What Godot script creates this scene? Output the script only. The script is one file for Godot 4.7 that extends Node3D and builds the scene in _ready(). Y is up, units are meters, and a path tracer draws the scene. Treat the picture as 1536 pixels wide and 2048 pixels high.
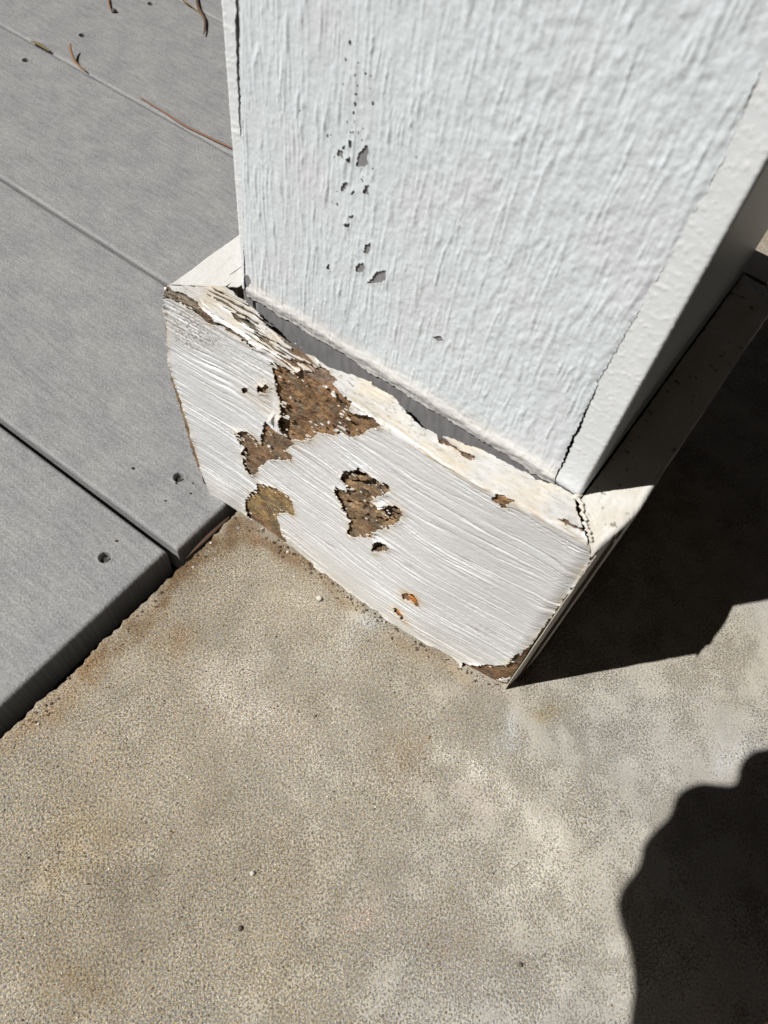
extends Node3D
# Base of a painted porch post standing on a concrete slab beside grey decking. Metres; y up. Post front face on z = 0, right corner on x = 0.

const MM := 0.001
var M := {}
var used := {}

func numbered(called: String) -> String:
	if not used.has(called):
		used[called] = 0
		return called
	used[called] += 1
	return "%s_%03d" % [called, used[called]]

func put(called: String, mesh: Mesh, mat: Material, parent: Node = self) -> MeshInstance3D:
	var o := MeshInstance3D.new()
	o.name = numbered(called) if parent == self else called
	o.mesh = mesh
	if mat:
		o.material_override = mat
	parent.add_child(o, true)
	return o

func thing(called: String, label: String, category: String, where := Vector3.ZERO, group := "") -> Node3D:
	var o := Node3D.new()
	o.name = numbered(called)
	add_child(o, true)
	o.position = where
	return tag(o, label, category, group)

func tag(o: Node3D, label: String, category: String, group := "", kind := "") -> Node3D:
	if label: o.set_meta("label", label)
	if category: o.set_meta("category", category)
	if group: o.set_meta("group", group)
	if kind: o.set_meta("kind", kind)
	return o

func noise(freq: float, s: int, octaves := 1) -> FastNoiseLite:
	var n := FastNoiseLite.new()
	n.noise_type = FastNoiseLite.TYPE_SIMPLEX_SMOOTH
	n.seed = s
	n.frequency = freq
	n.fractal_type = FastNoiseLite.FRACTAL_FBM if octaves > 1 else FastNoiseLite.FRACTAL_NONE
	n.fractal_octaves = octaves
	return n

func mat(c: Color, rough := 0.8, vertex := false) -> StandardMaterial3D:
	var m := StandardMaterial3D.new()
	m.albedo_color = c.linear_to_srgb()
	m.roughness = rough
	m.vertex_color_use_as_albedo = vertex
	return m

func steps(a: float, b: float, d: float) -> PackedFloat32Array:
	var r := PackedFloat32Array()
	var n := maxi(1, roundi(absf(b - a) / d))
	for i in n + 1:
		r.append(a + (b - a) * i / n)
	return r

func curve(t: PackedFloat32Array, x: float) -> float:  # piecewise linear through x, y pairs
	var n := t.size()
	if x <= t[0]: return t[1]
	var i := 2
	while i < n:
		if x <= t[i]:
			var k := (x - t[i - 2]) / maxf(t[i] - t[i - 2], 1e-5)
			return t[i - 1] + (t[i + 1] - t[i - 1]) * k
		i += 2
	return t[n - 1]

# signed distance to a polygon (inside positive), -99 when far outside its box
class Patch:
	var p := PackedVector2Array()
	var box := Rect2()
	var soft := 5.0
	func _init(flat: Array) -> void:
		for i in range(0, flat.size(), 2):
			p.append(Vector2(flat[i], flat[i + 1]))
		box = Rect2(p[0], Vector2.ZERO)
		for q in p: box = box.expand(q)
		box = box.grow(soft)
	func at(q: Vector2) -> float:
		if not box.has_point(q): return -99.0
		var d := 1e9
		var inside := false
		var n := p.size()
		var b := p[n - 1]
		for i in n:
			var a := p[i]
			var e := b - a
			var w := q - a
			var k := clampf(w.dot(e) / maxf(e.length_squared(), 1e-9), 0.0, 1.0)
			d = minf(d, (w - e * k).length_squared())
			if (a.y > q.y) != (b.y > q.y) and q.x < (b.x - a.x) * (q.y - a.y) / (b.y - a.y) + a.x:
				inside = not inside
			b = a
		d = sqrt(d)
		return d if inside else -d

# ---- meshes from grids of points ------------------------------------------------------------------------------------------------
func grid_normals(nx: int, ny: int, pos: PackedVector3Array, out: Vector3) -> PackedVector3Array:
	var nrm := PackedVector3Array()
	nrm.resize(nx * ny)
	var sign_ := 0.0
	for j in ny:
		var j0 := maxi(j - 1, 0) * nx
		var j1 := mini(j + 1, ny - 1) * nx
		for i in nx:
			var du := pos[j * nx + mini(i + 1, nx - 1)] - pos[j * nx + maxi(i - 1, 0)]
			var dv := pos[j1 + i] - pos[j0 + i]
			var n := du.cross(dv).normalized()
			nrm[j * nx + i] = n
	var mid := Vector3.ZERO
	for n in nrm: mid += n
	if mid.dot(out) < 0.0:
		for k in nx * ny: nrm[k] = -nrm[k]
	return nrm

func to_mesh(p: PackedVector3Array, n: PackedVector3Array, c: PackedColorArray, idx: PackedInt32Array, uv := PackedVector2Array()) -> ArrayMesh:
	var a := []
	a.resize(Mesh.ARRAY_MAX)
	a[Mesh.ARRAY_VERTEX] = p
	a[Mesh.ARRAY_NORMAL] = n
	if c.size(): a[Mesh.ARRAY_COLOR] = c
	if uv.size(): a[Mesh.ARRAY_TEX_UV] = uv
	a[Mesh.ARRAY_INDEX] = idx
	var m := ArrayMesh.new()
	m.add_surface_from_arrays(Mesh.PRIMITIVE_TRIANGLES, a)
	return m

func sheet(nx: int, ny: int, pos: PackedVector3Array, col: PackedColorArray, out: Vector3, uv := PackedVector2Array()) -> ArrayMesh:
	var nrm := grid_normals(nx, ny, pos, out)
	var flip := (pos[1] - pos[0]).cross(pos[nx] - pos[0]).dot(nrm[0]) > 0.0
	var idx := PackedInt32Array()
	idx.resize((nx - 1) * (ny - 1) * 6)
	var k := 0
	for j in ny - 1:
		for i in nx - 1:
			var a := j * nx + i
			var b := a + 1
			var d := a + nx
			var e := d + 1
			if flip:
				idx[k] = a; idx[k + 1] = d; idx[k + 2] = b; idx[k + 3] = b; idx[k + 4] = d; idx[k + 5] = e
			else:
				idx[k] = a; idx[k + 1] = b; idx[k + 2] = d; idx[k + 3] = b; idx[k + 4] = e; idx[k + 5] = d
			k += 6
	return to_mesh(pos, nrm, col, idx, uv)

# a skin with a ragged outline: the part of the grid where sd > 0, with a rim of the given thickness
func film(nx: int, ny: int, pos: PackedVector3Array, col: PackedColorArray, sd: PackedFloat32Array, thick: float, out: Vector3, rim: Color) -> ArrayMesh:
	var nrm := grid_normals(nx, ny, pos, out)
	var P := PackedVector3Array()
	var N := PackedVector3Array()
	var C := PackedColorArray()
	var I := PackedInt32Array()
	var at := PackedInt32Array()
	at.resize(nx * ny)
	at.fill(-1)
	var cut := {}
	var flip := (pos[1] - pos[0]).cross(pos[nx] - pos[0]).dot(nrm[0]) > 0.0
	for j in ny - 1:
		for i in nx - 1:
			var q := j * nx + i
			var s0 := sd[q] > 0.0
			var s1 := sd[q + 1] > 0.0
			var s2 := sd[q + nx] > 0.0
			var s3 := sd[q + nx + 1] > 0.0
			if not (s0 or s1 or s2 or s3): continue
			for v in [q, q + 1, q + nx, q + nx + 1]:
				if at[v] < 0 and sd[v] > 0.0:
					at[v] = P.size()
					P.append(pos[v]); N.append(nrm[v]); C.append(col[v])
			if s0 and s1 and s2 and s3:
				if flip: I.append_array(PackedInt32Array([at[q], at[q + nx], at[q + 1], at[q + 1], at[q + nx], at[q + nx + 1]]))
				else: I.append_array(PackedInt32Array([at[q], at[q + 1], at[q + nx], at[q + 1], at[q + nx + 1], at[q + nx]]))
				continue
			for half in 2:
				var t := [q, q + 1, q + nx] if half == 0 else [q + 1, q + nx + 1, q + nx]
				if flip: t = [t[0], t[2], t[1]]
				var poly := PackedInt32Array()
				var edge := PackedInt32Array()
				for e in 3:
					var a: int = t[e]
					var b: int = t[(e + 1) % 3]
					var ia := sd[a] > 0.0
					if ia: poly.append(at[a])
					if ia != (sd[b] > 0.0):
						var key := mini(a, b) * 4000000 + maxi(a, b)
						if not cut.has(key):
							var k := sd[a] / (sd[a] - sd[b])
							cut[key] = P.size()
							P.append(pos[a].lerp(pos[b], k)); N.append(nrm[a].lerp(nrm[b], k).normalized()); C.append(col[a].lerp(col[b], k))
						poly.append(cut[key])
						edge.append(cut[key])
						if not ia: edge.reverse()
				if poly.size() < 3: continue
				for e in range(1, poly.size() - 1):
					I.append_array(PackedInt32Array([poly[0], poly[e], poly[e + 1]]))
				if edge.size() == 2:
					var pa := P[edge[0]]
					var pb := P[edge[1]]
					var na := N[edge[0]]
					var nb := N[edge[1]]
					var inner := Vector3.ZERO
					for v in t:
						if sd[v] > 0.0: inner = pos[v]
					var side := (pb - pa).cross(na).normalized()
					if side.dot(inner - pa) > 0.0: side = -side
					var w := P.size()
					P.append_array(PackedVector3Array([pa, pb, pa - na * thick, pb - nb * thick]))
					N.append_array(PackedVector3Array([side, side, side, side]))
					C.append_array(PackedColorArray([rim, rim, rim, rim]))
					if (pb - pa).cross(-na).dot(side) > 0.0: I.append_array(PackedInt32Array([w, w + 2, w + 1, w + 1, w + 2, w + 3]))
					else: I.append_array(PackedInt32Array([w, w + 1, w + 2, w + 1, w + 3, w + 2]))
	return to_mesh(P, N, C, I)

func box_mesh(st: SurfaceTool, lo: Vector3, hi: Vector3) -> void:
	var b := BoxMesh.new()
	b.size = hi - lo
	st.append_from(b, 0, Transform3D(Basis(), (lo + hi) / 2.0))

func box(lo: Vector3, hi: Vector3) -> BoxMesh:
	var b := BoxMesh.new()
	b.size = hi - lo
	return b

func rod(pts: PackedVector3Array, radii: PackedFloat32Array, sides := 7, flat := 1.0, up := Vector3.UP) -> ArrayMesh:  # a swept, tapering stem
	var pos := PackedVector3Array()
	for k in pts.size():
		var d := (pts[mini(k + 1, pts.size() - 1)] - pts[maxi(k - 1, 0)]).normalized()
		var s := d.cross(up).normalized()
		var u := s.cross(d).normalized()
		for a in sides + 1:
			var t := TAU * a / sides
			pos.append(pts[k] + (s * cos(t) + u * sin(t) * flat) * radii[k])
	var nx := sides + 1
	var st := SurfaceTool.new()
	st.begin(Mesh.PRIMITIVE_TRIANGLES)
	for p in pos: st.add_vertex(p)
	for p in [pts[0], pts[pts.size() - 1]]: st.add_vertex(p)
	for j in pts.size() - 1:
		for i in sides:
			var a := j * nx + i
			for v in [a, a + 1, a + nx, a + 1, a + nx + 1, a + nx]: st.add_index(v)
	for i in sides:
		for v in [pos.size(), i + 1, i, pos.size() + 1, (pts.size() - 1) * nx + i, (pts.size() - 1) * nx + i + 1]: st.add_index(v)
	st.generate_normals()
	return st.commit()

# ---------------------------------------------------------------------------------------------------------------------------------
func _ready() -> void:
	var eye := Vector3(0.015456, 0.357248, 0.172899)
	var right := Vector3(0.803092, 0.095844, -0.588096)
	var down := Vector3(0.540683, -0.531998, 0.651644)
	var fwd := Vector3(-0.250410, -0.841304, -0.479064)
	var cam := Camera3D.new()
	cam.name = "camera"
	cam.transform = Transform3D(Basis(right, -down, -fwd), eye).orthonormalized()
	cam.fov = 67.43
	cam.near = 0.01
	cam.far = 400.0
	var lens := CameraAttributesPhysical.new()
	lens.frustum_focal_length = 17.99
	lens.frustum_focus_distance = 0.36
	lens.frustum_near = 0.01
	lens.frustum_far = 400.0
	lens.exposure_aperture = 14.0
	cam.attributes = lens
	add_child(cam)
	cam.fov = 67.43
	cam.current = true

	var env := Environment.new()
	env.background_mode = Environment.BG_SKY
	var sky := ProceduralSkyMaterial.new()
	sky.sky_top_color = Color(0.20, 0.36, 0.62)
	sky.sky_horizon_color = Color(0.55, 0.65, 0.75)
	sky.sky_curve = 0.12
	sky.ground_bottom_color = Color(0.16, 0.15, 0.13)
	sky.ground_horizon_color = Color(0.45, 0.47, 0.47)
	sky.sky_energy_multiplier = 0.26
	sky.ground_energy_multiplier = 0.26
	env.sky = Sky.new()
	env.sky.sky_material = sky
	env.tonemap_mode = Environment.TONE_MAPPER_LINEAR
	env.tonemap_exposure = 1.14
	env.sdfgi_enabled = true
	env.ssao_enabled = true
	env.ssil_enabled = true
	var we := WorldEnvironment.new()
	we.name = "environment"
	we.environment = env
	add_child(we)

	var sun := DirectionalLight3D.new()
	sun.name = "sun"
	sun.light_color = Color(1.0, 0.985, 0.965)
	sun.light_energy = 1.6
	sun.light_angular_distance = 0.5
	sun.shadow_enabled = true
	sun.transform = Transform3D(Basis.looking_at(Vector3(0.4050, -0.7914, -0.4579)), Vector3(-2, 4, 2.3))
	add_child(sun)

	materials()
	ground()
	concrete()
	deck()
	post()
	added_surroundings()
	litter()
	photographer(eye, right, down, fwd)

func materials() -> void:
	M.paint = mat(Color(1, 1, 1), 0.36, true)
	M.rough = mat(Color(1, 1, 1), 0.92, true)
	M.matt = mat(Color(1, 1, 1), 0.75, true)

# ---- the setting ----------------------------------------------------------------------------------------------------------------
func ground() -> void:
	var p := PlaneMesh.new()
	p.size = Vector2(300, 300)
	var m := mat(Color(0.075, 0.06, 0.042), 1.0)
	var o := put("ground", p, m)
	o.position.y = -0.14
	tag(o, "bare brown soil under and around the decking and the slab", "", "", "structure")

func bytes(n: int, freq: float, s: int, octaves: int, cell := false) -> PackedByteArray:
	var f := noise(freq, s, octaves)
	if cell:
		f.noise_type = FastNoiseLite.TYPE_CELLULAR
		f.cellular_return_type = FastNoiseLite.RETURN_DISTANCE
		f.cellular_jitter = 1.0
	var im := f.get_seamless_image(n, n, false, false, 0.08)
	im.convert(Image.FORMAT_L8)
	return im.get_data()

func concrete() -> void:
	var t0 := Time.get_ticks_msec()
	# colour stains on a coarse picture: x -160..340 mm, z -250..250 mm
	var S := 256
	var stain := PackedByteArray()
	stain.resize(S * S * 4)
	var na := noise(0.012, 11, 4)
	var nb := noise(0.05, 12, 3)
	var nc := noise(0.02, 13, 3)
	var warm := noise(0.006, 14, 2)
	var blobs: Array = [
		[-144, 29, -147, 60, 9, 96, 78, 58, 0.9],
		[-147, 60, -147, 97, 7, 100, 82, 60, 0.8],
		[-147, 97, -145, 130, 7, 108, 90, 68, 0.65],
		[-145, 130, -148, 179, 8, 132, 106, 76, 0.45],
		[-133, 25, -105, 25, 7, 104, 78, 54, 0.7],
		[-106, 24, -66, 24, 5, 125, 108, 84, 0.5],
		[-37, 30, -6, 22, 5, 132, 115, 92, 0.5],
		[-93, 44, -90, 43, 16, 168, 160, 146, 0.5],
		[-100, 95, -70, 96, 13, 172, 165, 154, 0.7],
		[-61, 59, -62, 38, 12, 158, 154, 146, 0.55],
		[4, 55, 66, 58, 9, 176, 172, 160, 0.75],
		[69, 85, 76, 71, 15, 174, 170, 158, 0.7],
		[-47, 95, -44, 95, 11, 166, 156, 142, 0.5],
		[23, 134, 24, 133, 9, 164, 150, 138, 0.5],
		[-59, 186, -59, 183, 20, 104, 97, 86, 0.5],
		[-57, 141, -55, 139, 14, 122, 112, 96, 0.3],
		[-53, 73, -54, 72, 15, 124, 114, 98, 0.35],
		[-128, 99, -127, 98, 9, 118, 98, 74, 0.6],
		[-22, 139, -20, 138, 20, 124, 114, 98, 0.25],
		[36, 10, 38, 7, 7, 126, 114, 86, 0.6],
		[24, 25, 31, 40, 7, 166, 168, 168, 0.7],
		[-5, 74, -8, 70, 16, 126, 112, 92, 0.45],
		[51, 117, 52, 117, 24, 128, 116, 98, 0.35],
		[85, -26, 97, -42, 18, 152, 148, 140, 0.4],
		[-60, 32, -58, 26, 6, 150, 156, 160, 0.5],
		[119, -16, 125, -39, 10, 160, 162, 162, 0.45],
		[-92, 187, -92, 185, 22, 140, 124, 96, 0.5],
		[-113, 157, -113, 154, 10, 158, 146, 126, 0.5],
		[32, 67, 34, 66, 12, 160, 150, 140, 0.4],
		[108, 85, 110, 83, 10, 160, 158, 150, 0.4],
		[-57, 219, -55, 218, 16, 122, 108, 84, 0.5],
		[9, 175, 10, 176, 18, 140, 130, 110, 0.4],
	]
	for j in S:
		for i in S:
			var x := -160.0 + 500.0 * (i + 0.5) / S
			var z := -250.0 + 500.0 * (j + 0.5) / S
			var wx := x + 9.0 * nc.get_noise_2d(x, z) + 4.0 * nb.get_noise_2d(x + 50.0, z)
			var wz := z + 9.0 * nc.get_noise_2d(x + 300.0, z) + 4.0 * nb.get_noise_2d(x, z + 70.0)
			var tone := 1.0 + 0.05 * na.get_noise_2d(x, z) + 0.07 * nb.get_noise_2d(x, z)
			var k := clampf(0.5 + (x - 40.0) / 220.0 + warm.get_noise_2d(x, z) * 0.6, 0.0, 1.0)
			var c := Vector3(140, 133, 119).lerp(Vector3(143, 140, 133), k) * tone
			for b in blobs:
				var bx: float = wx - b[0]
				var bz: float = wz - b[1]
				var ex: float = b[2] - b[0]
				var ez: float = b[3] - b[1]
				var l := ex * ex + ez * ez
				var h := clampf((bx * ex + bz * ez) / l, 0.0, 1.0) if l > 0.01 else 0.0
				bx -= ex * h
				bz -= ez * h
				var d: float = (bx * bx + bz * bz) / (b[4] * b[4])
				if d < 4.0:
					var w: float = 0.85 * b[8] * exp(-d * 1.3)
					w *= clampf(1.0 + 0.9 * nb.get_noise_2d(x * 1.7, z * 1.7), 0.2, 1.25)
					c = c.lerp(Vector3(b[5], b[6], b[7]), clampf(w, 0.0, 1.0))
			# how much of the pale cement skin is left here
			var fade := 0.46 + 0.55 * nc.get_noise_2d(x * 1.3 + 500.0, z * 1.3) + 0.35 * nb.get_noise_2d(x * 1.6, z * 1.6) + 0.26 * clampf((x - 0.5 * z - 10.0) / 120.0, -1.0, 1.0)
			var q := (j * S + i) * 4
			stain[q] = clampi(int(c.x), 0, 255)
			stain[q + 1] = clampi(int(c.y), 0, 255)
			stain[q + 2] = clampi(int(c.z), 0, 255)
			stain[q + 3] = clampi(int(fade * 255.0), 0, 255)
	var T := 2048
	var si := Image.create_from_data(S, S, false, Image.FORMAT_RGBA8, stain)
	si.resize(T, T, Image.INTERPOLATE_CUBIC)
	var base := si.get_data()
	var fine := bytes(T, 0.33, 21, 1)
	var mid := bytes(T, 0.17, 22, 4)
	var hue := bytes(T, 0.17, 26, 1)
	var zone := bytes(T, 0.0045, 24, 3)
	var pic := PackedByteArray()
	pic.resize(T * T * 3)
	var height := PackedByteArray()
	height.resize(T * T)
	var q := 0
	for j in T:
		var lean := float(j) * 0.9 / T + 0.12
		for i in T:
			# coarser, more open sand at the front left
			var open := clampf(lean - i * 0.8 / T + (zone[q] - 128) * 0.003, 0.3, 1.0)
			var f := (fine[q] - 128) * 0.0078
			var m := (mid[q] - 128) * 0.0078
			var u := (hue[q] - 128) * 0.0078
			var skin := clampf((base[q * 4 + 3] * 0.0039 + f * 0.20 + m * 0.42 - 0.50) * 3.4 + 0.5, 0.0, 1.0)
			var amp := (0.55 + 0.45 * open) * (1.0 - 0.35 * skin)
			var k := 1.0 + (f * 0.36 + m * 0.36) * amp + 0.14 * skin
			if m < -0.5: k += (m + 0.5) * 1.0 * amp
			if f > 0.66: k += (f - 0.66) * 0.8 * amp
			var tint := u * 15.0 * amp - 2.0 * skin + 1.0
			pic[q * 3] = clampi(int(base[q * 4] * k + tint * 0.6), 0, 255)
			pic[q * 3 + 1] = clampi(int(base[q * 4 + 1] * k), 0, 255)
			pic[q * 3 + 2] = clampi(int(base[q * 4 + 2] * k - tint), 0, 255)
			height[q] = clampi(int(125 + (m * 60.0 + f * 40.0) * amp + 30.0 * skin), 0, 255)
			q += 1
	var ma := StandardMaterial3D.new()
	ma.albedo_texture = ImageTexture.create_from_image(Image.create_from_data(T, T, false, Image.FORMAT_RGB8, pic))
	ma.roughness = 0.9
	ma.heightmap_enabled = true
	ma.heightmap_texture = ImageTexture.create_from_image(Image.create_from_data(T, T, false, Image.FORMAT_L8, height))
	ma.heightmap_scale = 0.085
	ma.metallic_specular = 0.35
	ma.vertex_color_use_as_albedo = true
	M.concrete = ma
	# the slab: rounded, chipped arris on the left, then out to the right
	var xs := PackedFloat32Array()
	for a in 10: xs.append(float(a))  # the arris, worked out below
	xs.append_array(PackedFloat32Array([-148.5, -147, -145, -142, -138, -132, -120, -100, -60, 0, 60, 130, 220, 340, 840, 1840, 2900]))
	var zs := steps(-350, 320, 1.1)
	for z in [360, 450, 700, 1200, 2200, 3500]: zs.append(z)
	var zz := PackedFloat32Array([-3500, -2000, -1200, -700, -450])
	zz.append_array(zs)
	zs = zz
	var ja := noise(0.02, 31, 3)
	var jb := noise(0.16, 32, 3)
	var pos := PackedVector3Array()
	var col := PackedColorArray()
	var uv := PackedVector2Array()
	for z in zs:
		var e := -153.0 + 1.2 * ja.get_noise_1d(z) + 1.3 * jb.get_noise_1d(z)
		var r := 3.2 + 1.6 * jb.get_noise_1d(z + 400.0)
		for i in xs.size():
			var p := Vector3(xs[i], 0, z)
			if i == 0: p = Vector3(e, -110, z)
			elif i == 1: p = Vector3(e, -30, z)
			elif i < 10:
				var t := (i - 2) / 7.0 * PI / 2
				var n := 0.45 * jb.get_noise_2d(z * 1.5, i * 9.0)
				p = Vector3(e + r - r * cos(t) + n, -r + r * sin(t) + n * 0.6, z)
			elif xs[i] < -140.0: p.y = 0.15 * jb.get_noise_2d(z, xs[i])
			pos.append(p * MM)
			var pale := 1.0 - clampf((i - 3) / 8.0, 0.0, 1.0)
			var brown := smoothstep(125.0, 95.0, z) * smoothstep(-40.0, 10.0, z)
			col.append(Color(1, 1, 1).lerp(Color(1.9, 1.85, 1.8).lerp(Color(0.78, 0.74, 0.71), brown), pale))
			uv.append(Vector2((p.x + 160.0) / 500.0 + (p.y * 0.01 if i < 4 else 0.0), (z + 250.0) / 500.0))
	var o := put("concrete_slab", sheet(xs.size(), zs.size(), pos, col, Vector3.UP, uv), ma)
	tag(o, "tan and grey weathered concrete slab with sandy grain and brown rust stain along its edge", "", "", "structure")
	print("concrete ", Time.get_ticks_msec() - t0)

func deck() -> void:
	var t0 := Time.get_ticks_msec()
	var T := 1024
	var fine := bytes(T, 0.28, 41, 1)
	var mid := bytes(T, 0.07, 42, 3)
	var broad := bytes(T, 0.012, 43, 3)
	var si := noise(0.16, 44, 3).get_seamless_image(T / 8, T, false, false, 0.08)
	si.convert(Image.FORMAT_L8)
	si.resize(T, T, Image.INTERPOLATE_CUBIC)
	var streak := si.get_data()
	var pic := PackedByteArray()
	var height := PackedByteArray()
	pic.resize(T * T * 3)
	height.resize(T * T)
	for j in T:
		for i in T:
			var q := j * T + i
			var f := (fine[q] - 128) * 0.0078
			var m := (mid[q] - 128) * 0.0078
			var b := (broad[q] - 128) * 0.0078
			var s := (streak[q] - 128) * 0.0078
			var v := 130.0 * (1.0 + 0.12 * f + 0.05 * m + 0.05 * b + 0.07 * s)
			pic[q * 3] = int(v)
			pic[q * 3 + 1] = int(v + 0.5)
			pic[q * 3 + 2] = int(v + 1.0 - b * 2.0)
			height[q] = clampi(int(128 + 44.0 * f + 26.0 * m + 40.0 * s), 0, 255)
	var ma := StandardMaterial3D.new()
	ma.albedo_texture = ImageTexture.create_from_image(Image.create_from_data(T, T, false, Image.FORMAT_RGB8, pic))
	ma.heightmap_enabled = true
	ma.heightmap_texture = ImageTexture.create_from_image(Image.create_from_data(T, T, false, Image.FORMAT_L8, height))
	ma.heightmap_scale = 0.045
	ma.roughness = 0.72
	ma.vertex_color_use_as_albedo = true
	M.deck = ma
	var d := thing("deck", "grey composite decking of wide boards running up to the concrete slab and post", "deck", Vector3(-0.16, 0, 0))
	# boards: z from, z to, end x, screws as x, z
	var rows: Array = [
		[346.0, 205.4, -165.3, []],
		[201.6, 61.2, -164.6, [[-186.0, 83.5], [-186.0, 180.0], [-574.0, 83.0]]],
		[57.6, -81.4, -160.5, [[-192.5, 23.5], [-574.0, 24.0]]],
		[-83.5, -215.5, -160.5, [[-574.5, -195.2], [-574.0, -105.0]]],
		[-217.0, -356.2, -160.5, [[-573.5, -253.7], [-574.0, -333.6]]],
		[-357.8, -497.0, -160.5, [[-574.0, -395.0], [-574.0, -475.0]]],
		[-500.0, -640.0, -160.5, []],
		[-643.0, -783.0, -160.5, []],
		[-786.0, -926.0, -160.5, []],
		[490.0, 349.5, -164.0, []],
		[633.5, 493.5, -165.0, []],
		[777.0, 637.0, -164.5, []],
		[920.5, 780.5, -165.0, []],
		[1064.0, 924.0, -164.5, []],
	]
	var line := noise(0.13, 51, 2)
	var drift := noise(0.004, 52, 2)
	var scar := noise(1.0, 53, 2)
	var metal := mat(Color(0.10, 0.095, 0.085), 0.45)
	metal.metallic = 0.7
	for k in rows.size():
		var z1: float = rows[k][0]
		var z0: float = rows[k][1]
		var xe: float = rows[k][2]
		var near: bool = k < 5
		var r := 2.2
		# across: down the side, round the arris, over the top and down again
		var prof := PackedVector3Array()  # z, y, is-top
		var across := PackedFloat32Array([z0 + r, z1 - r])
		for a in 6: prof.append(Vector3(z0 + r - r * cos(a / 5.0 * PI / 2), -r + r * sin(a / 5.0 * PI / 2), 0))
		var tops := PackedFloat32Array()
		var z := z0 + r + 2.0
		while z < z1 - r - 1.0:
			var step := 2.4 if near else 12.0
			for s in rows[k][3]:
				if absf(z - s[1]) < 5.5: step = 0.6
			tops.append(z)
			z += step
		for t in tops: prof.append(Vector3(t, 0, 1))
		for a in 6: prof.append(Vector3(z1 - r + r * sin(a / 5.0 * PI / 2), -r + r * cos(a / 5.0 * PI / 2), 0))
		prof.insert(0, Vector3(z0, -24, 0))
		prof.append(Vector3(z1, -24, 0))
		# along: from the end arris outwards to the left
		var xs := PackedFloat32Array()
		var x := xe - 2.5
		while x > -900.0:
			xs.append(x)
			var step := 3.5 if near else 20.0
			for s in rows[k][3]:
				if absf(x - s[0]) < 6.0: step = 0.6
			x -= step
		xs.append(-2400.0)
		var pos := PackedVector3Array()
		var col := PackedColorArray()
		var uv := PackedVector2Array()
		var nx := prof.size()
		var heads := [[0.0, -24.0], [0.0, -2.6], [-0.6, -1.1], [-1.5, -0.3]]  # the cut end: x back from the end, y
		for row in heads.size() + xs.size():
			for i in nx:
				var p := prof[i]
				var px: float = xe + heads[row][0] if row < heads.size() else xs[row - heads.size()]
				var y := p.y
				if row < heads.size(): y = minf(y, heads[row][1])
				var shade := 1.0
				if row < 2: shade = 0.12 if row == 0 else 0.5  # shade of the joint painted in: cut end darkens toward its bottom
				if p.z > 0.5 and row >= heads.size():
					var w := p.x + 5.0 * drift.get_noise_2d(px, p.x)
					var g := 1.0 - absf(line.get_noise_2d(w, px * 0.012 + k * 31.0))
					g = pow(g, 9.0)
					y -= 0.16 * g
					var pale_line := pow(1.0 - absf(scar.get_noise_2d(w * 0.055, px * 0.0035 + k * 17.0)), 30.0)  # pale streaks of the board itself, running lengthwise
					shade += 0.22 * pale_line - 0.08 * g
					y += 0.10 * pale_line
					for s in rows[k][3]:
						var dx: float = px - s[0]
						var dz: float = p.x - s[1]
						var rr := sqrt(dx * dx + dz * dz)
						if rr < 7.0:
							y += 0.35 * exp(-pow((rr - 3.7) / 0.8, 2.0)) - 6.0 * (1.0 - smoothstep(2.1, 3.1, rr))
				pos.append(Vector3(px, y - 1.0, p.x) * MM)
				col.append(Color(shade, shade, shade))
				uv.append(Vector2((px + k * 137.0) / 430.0, (p.x + k * 71.0 - p.y) / 430.0))
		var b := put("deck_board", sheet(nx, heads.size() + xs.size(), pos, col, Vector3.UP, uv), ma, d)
		b.position = -d.position
		for s in rows[k][3]:
			if s[0] < -400.0 and s[1] > 0: continue
			var st := SurfaceTool.new()
			st.begin(Mesh.PRIMITIVE_TRIANGLES)
			var cy := CylinderMesh.new()
			cy.top_radius = 0.0018
			cy.bottom_radius = 0.0022
			cy.height = 0.003
			cy.radial_segments = 14
			cy.rings = 1
			st.append_from(cy, 0, Transform3D(Basis(), Vector3(0, 0, 0)))
			var ring := TorusMesh.new()
			ring.inner_radius = 0.0011
			ring.outer_radius = 0.0018
			ring.rings = 14
			ring.ring_segments = 6
			st.append_from(ring, 0, Transform3D(Basis(), Vector3(0, 0.0015, 0)))
			var sc := put("screw", st.commit(), metal, b)
			sc.position = Vector3(s[0], -5.2, s[1]) * MM
	print("deck ", Time.get_ticks_msec() - t0)

# ---- the post -------------------------------------------------------------------------------------------------------------------
const Y_END := 2350.0

func post_rows(fine: float) -> PackedFloat32Array:
	var ys := steps(135.0, 312.0, fine)
	for y in [318.0, 330.0, 360.0, 420.0, 550.0, 800.0, 1200.0, 1700.0, Y_END]: ys.append(y)
	return ys

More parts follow.
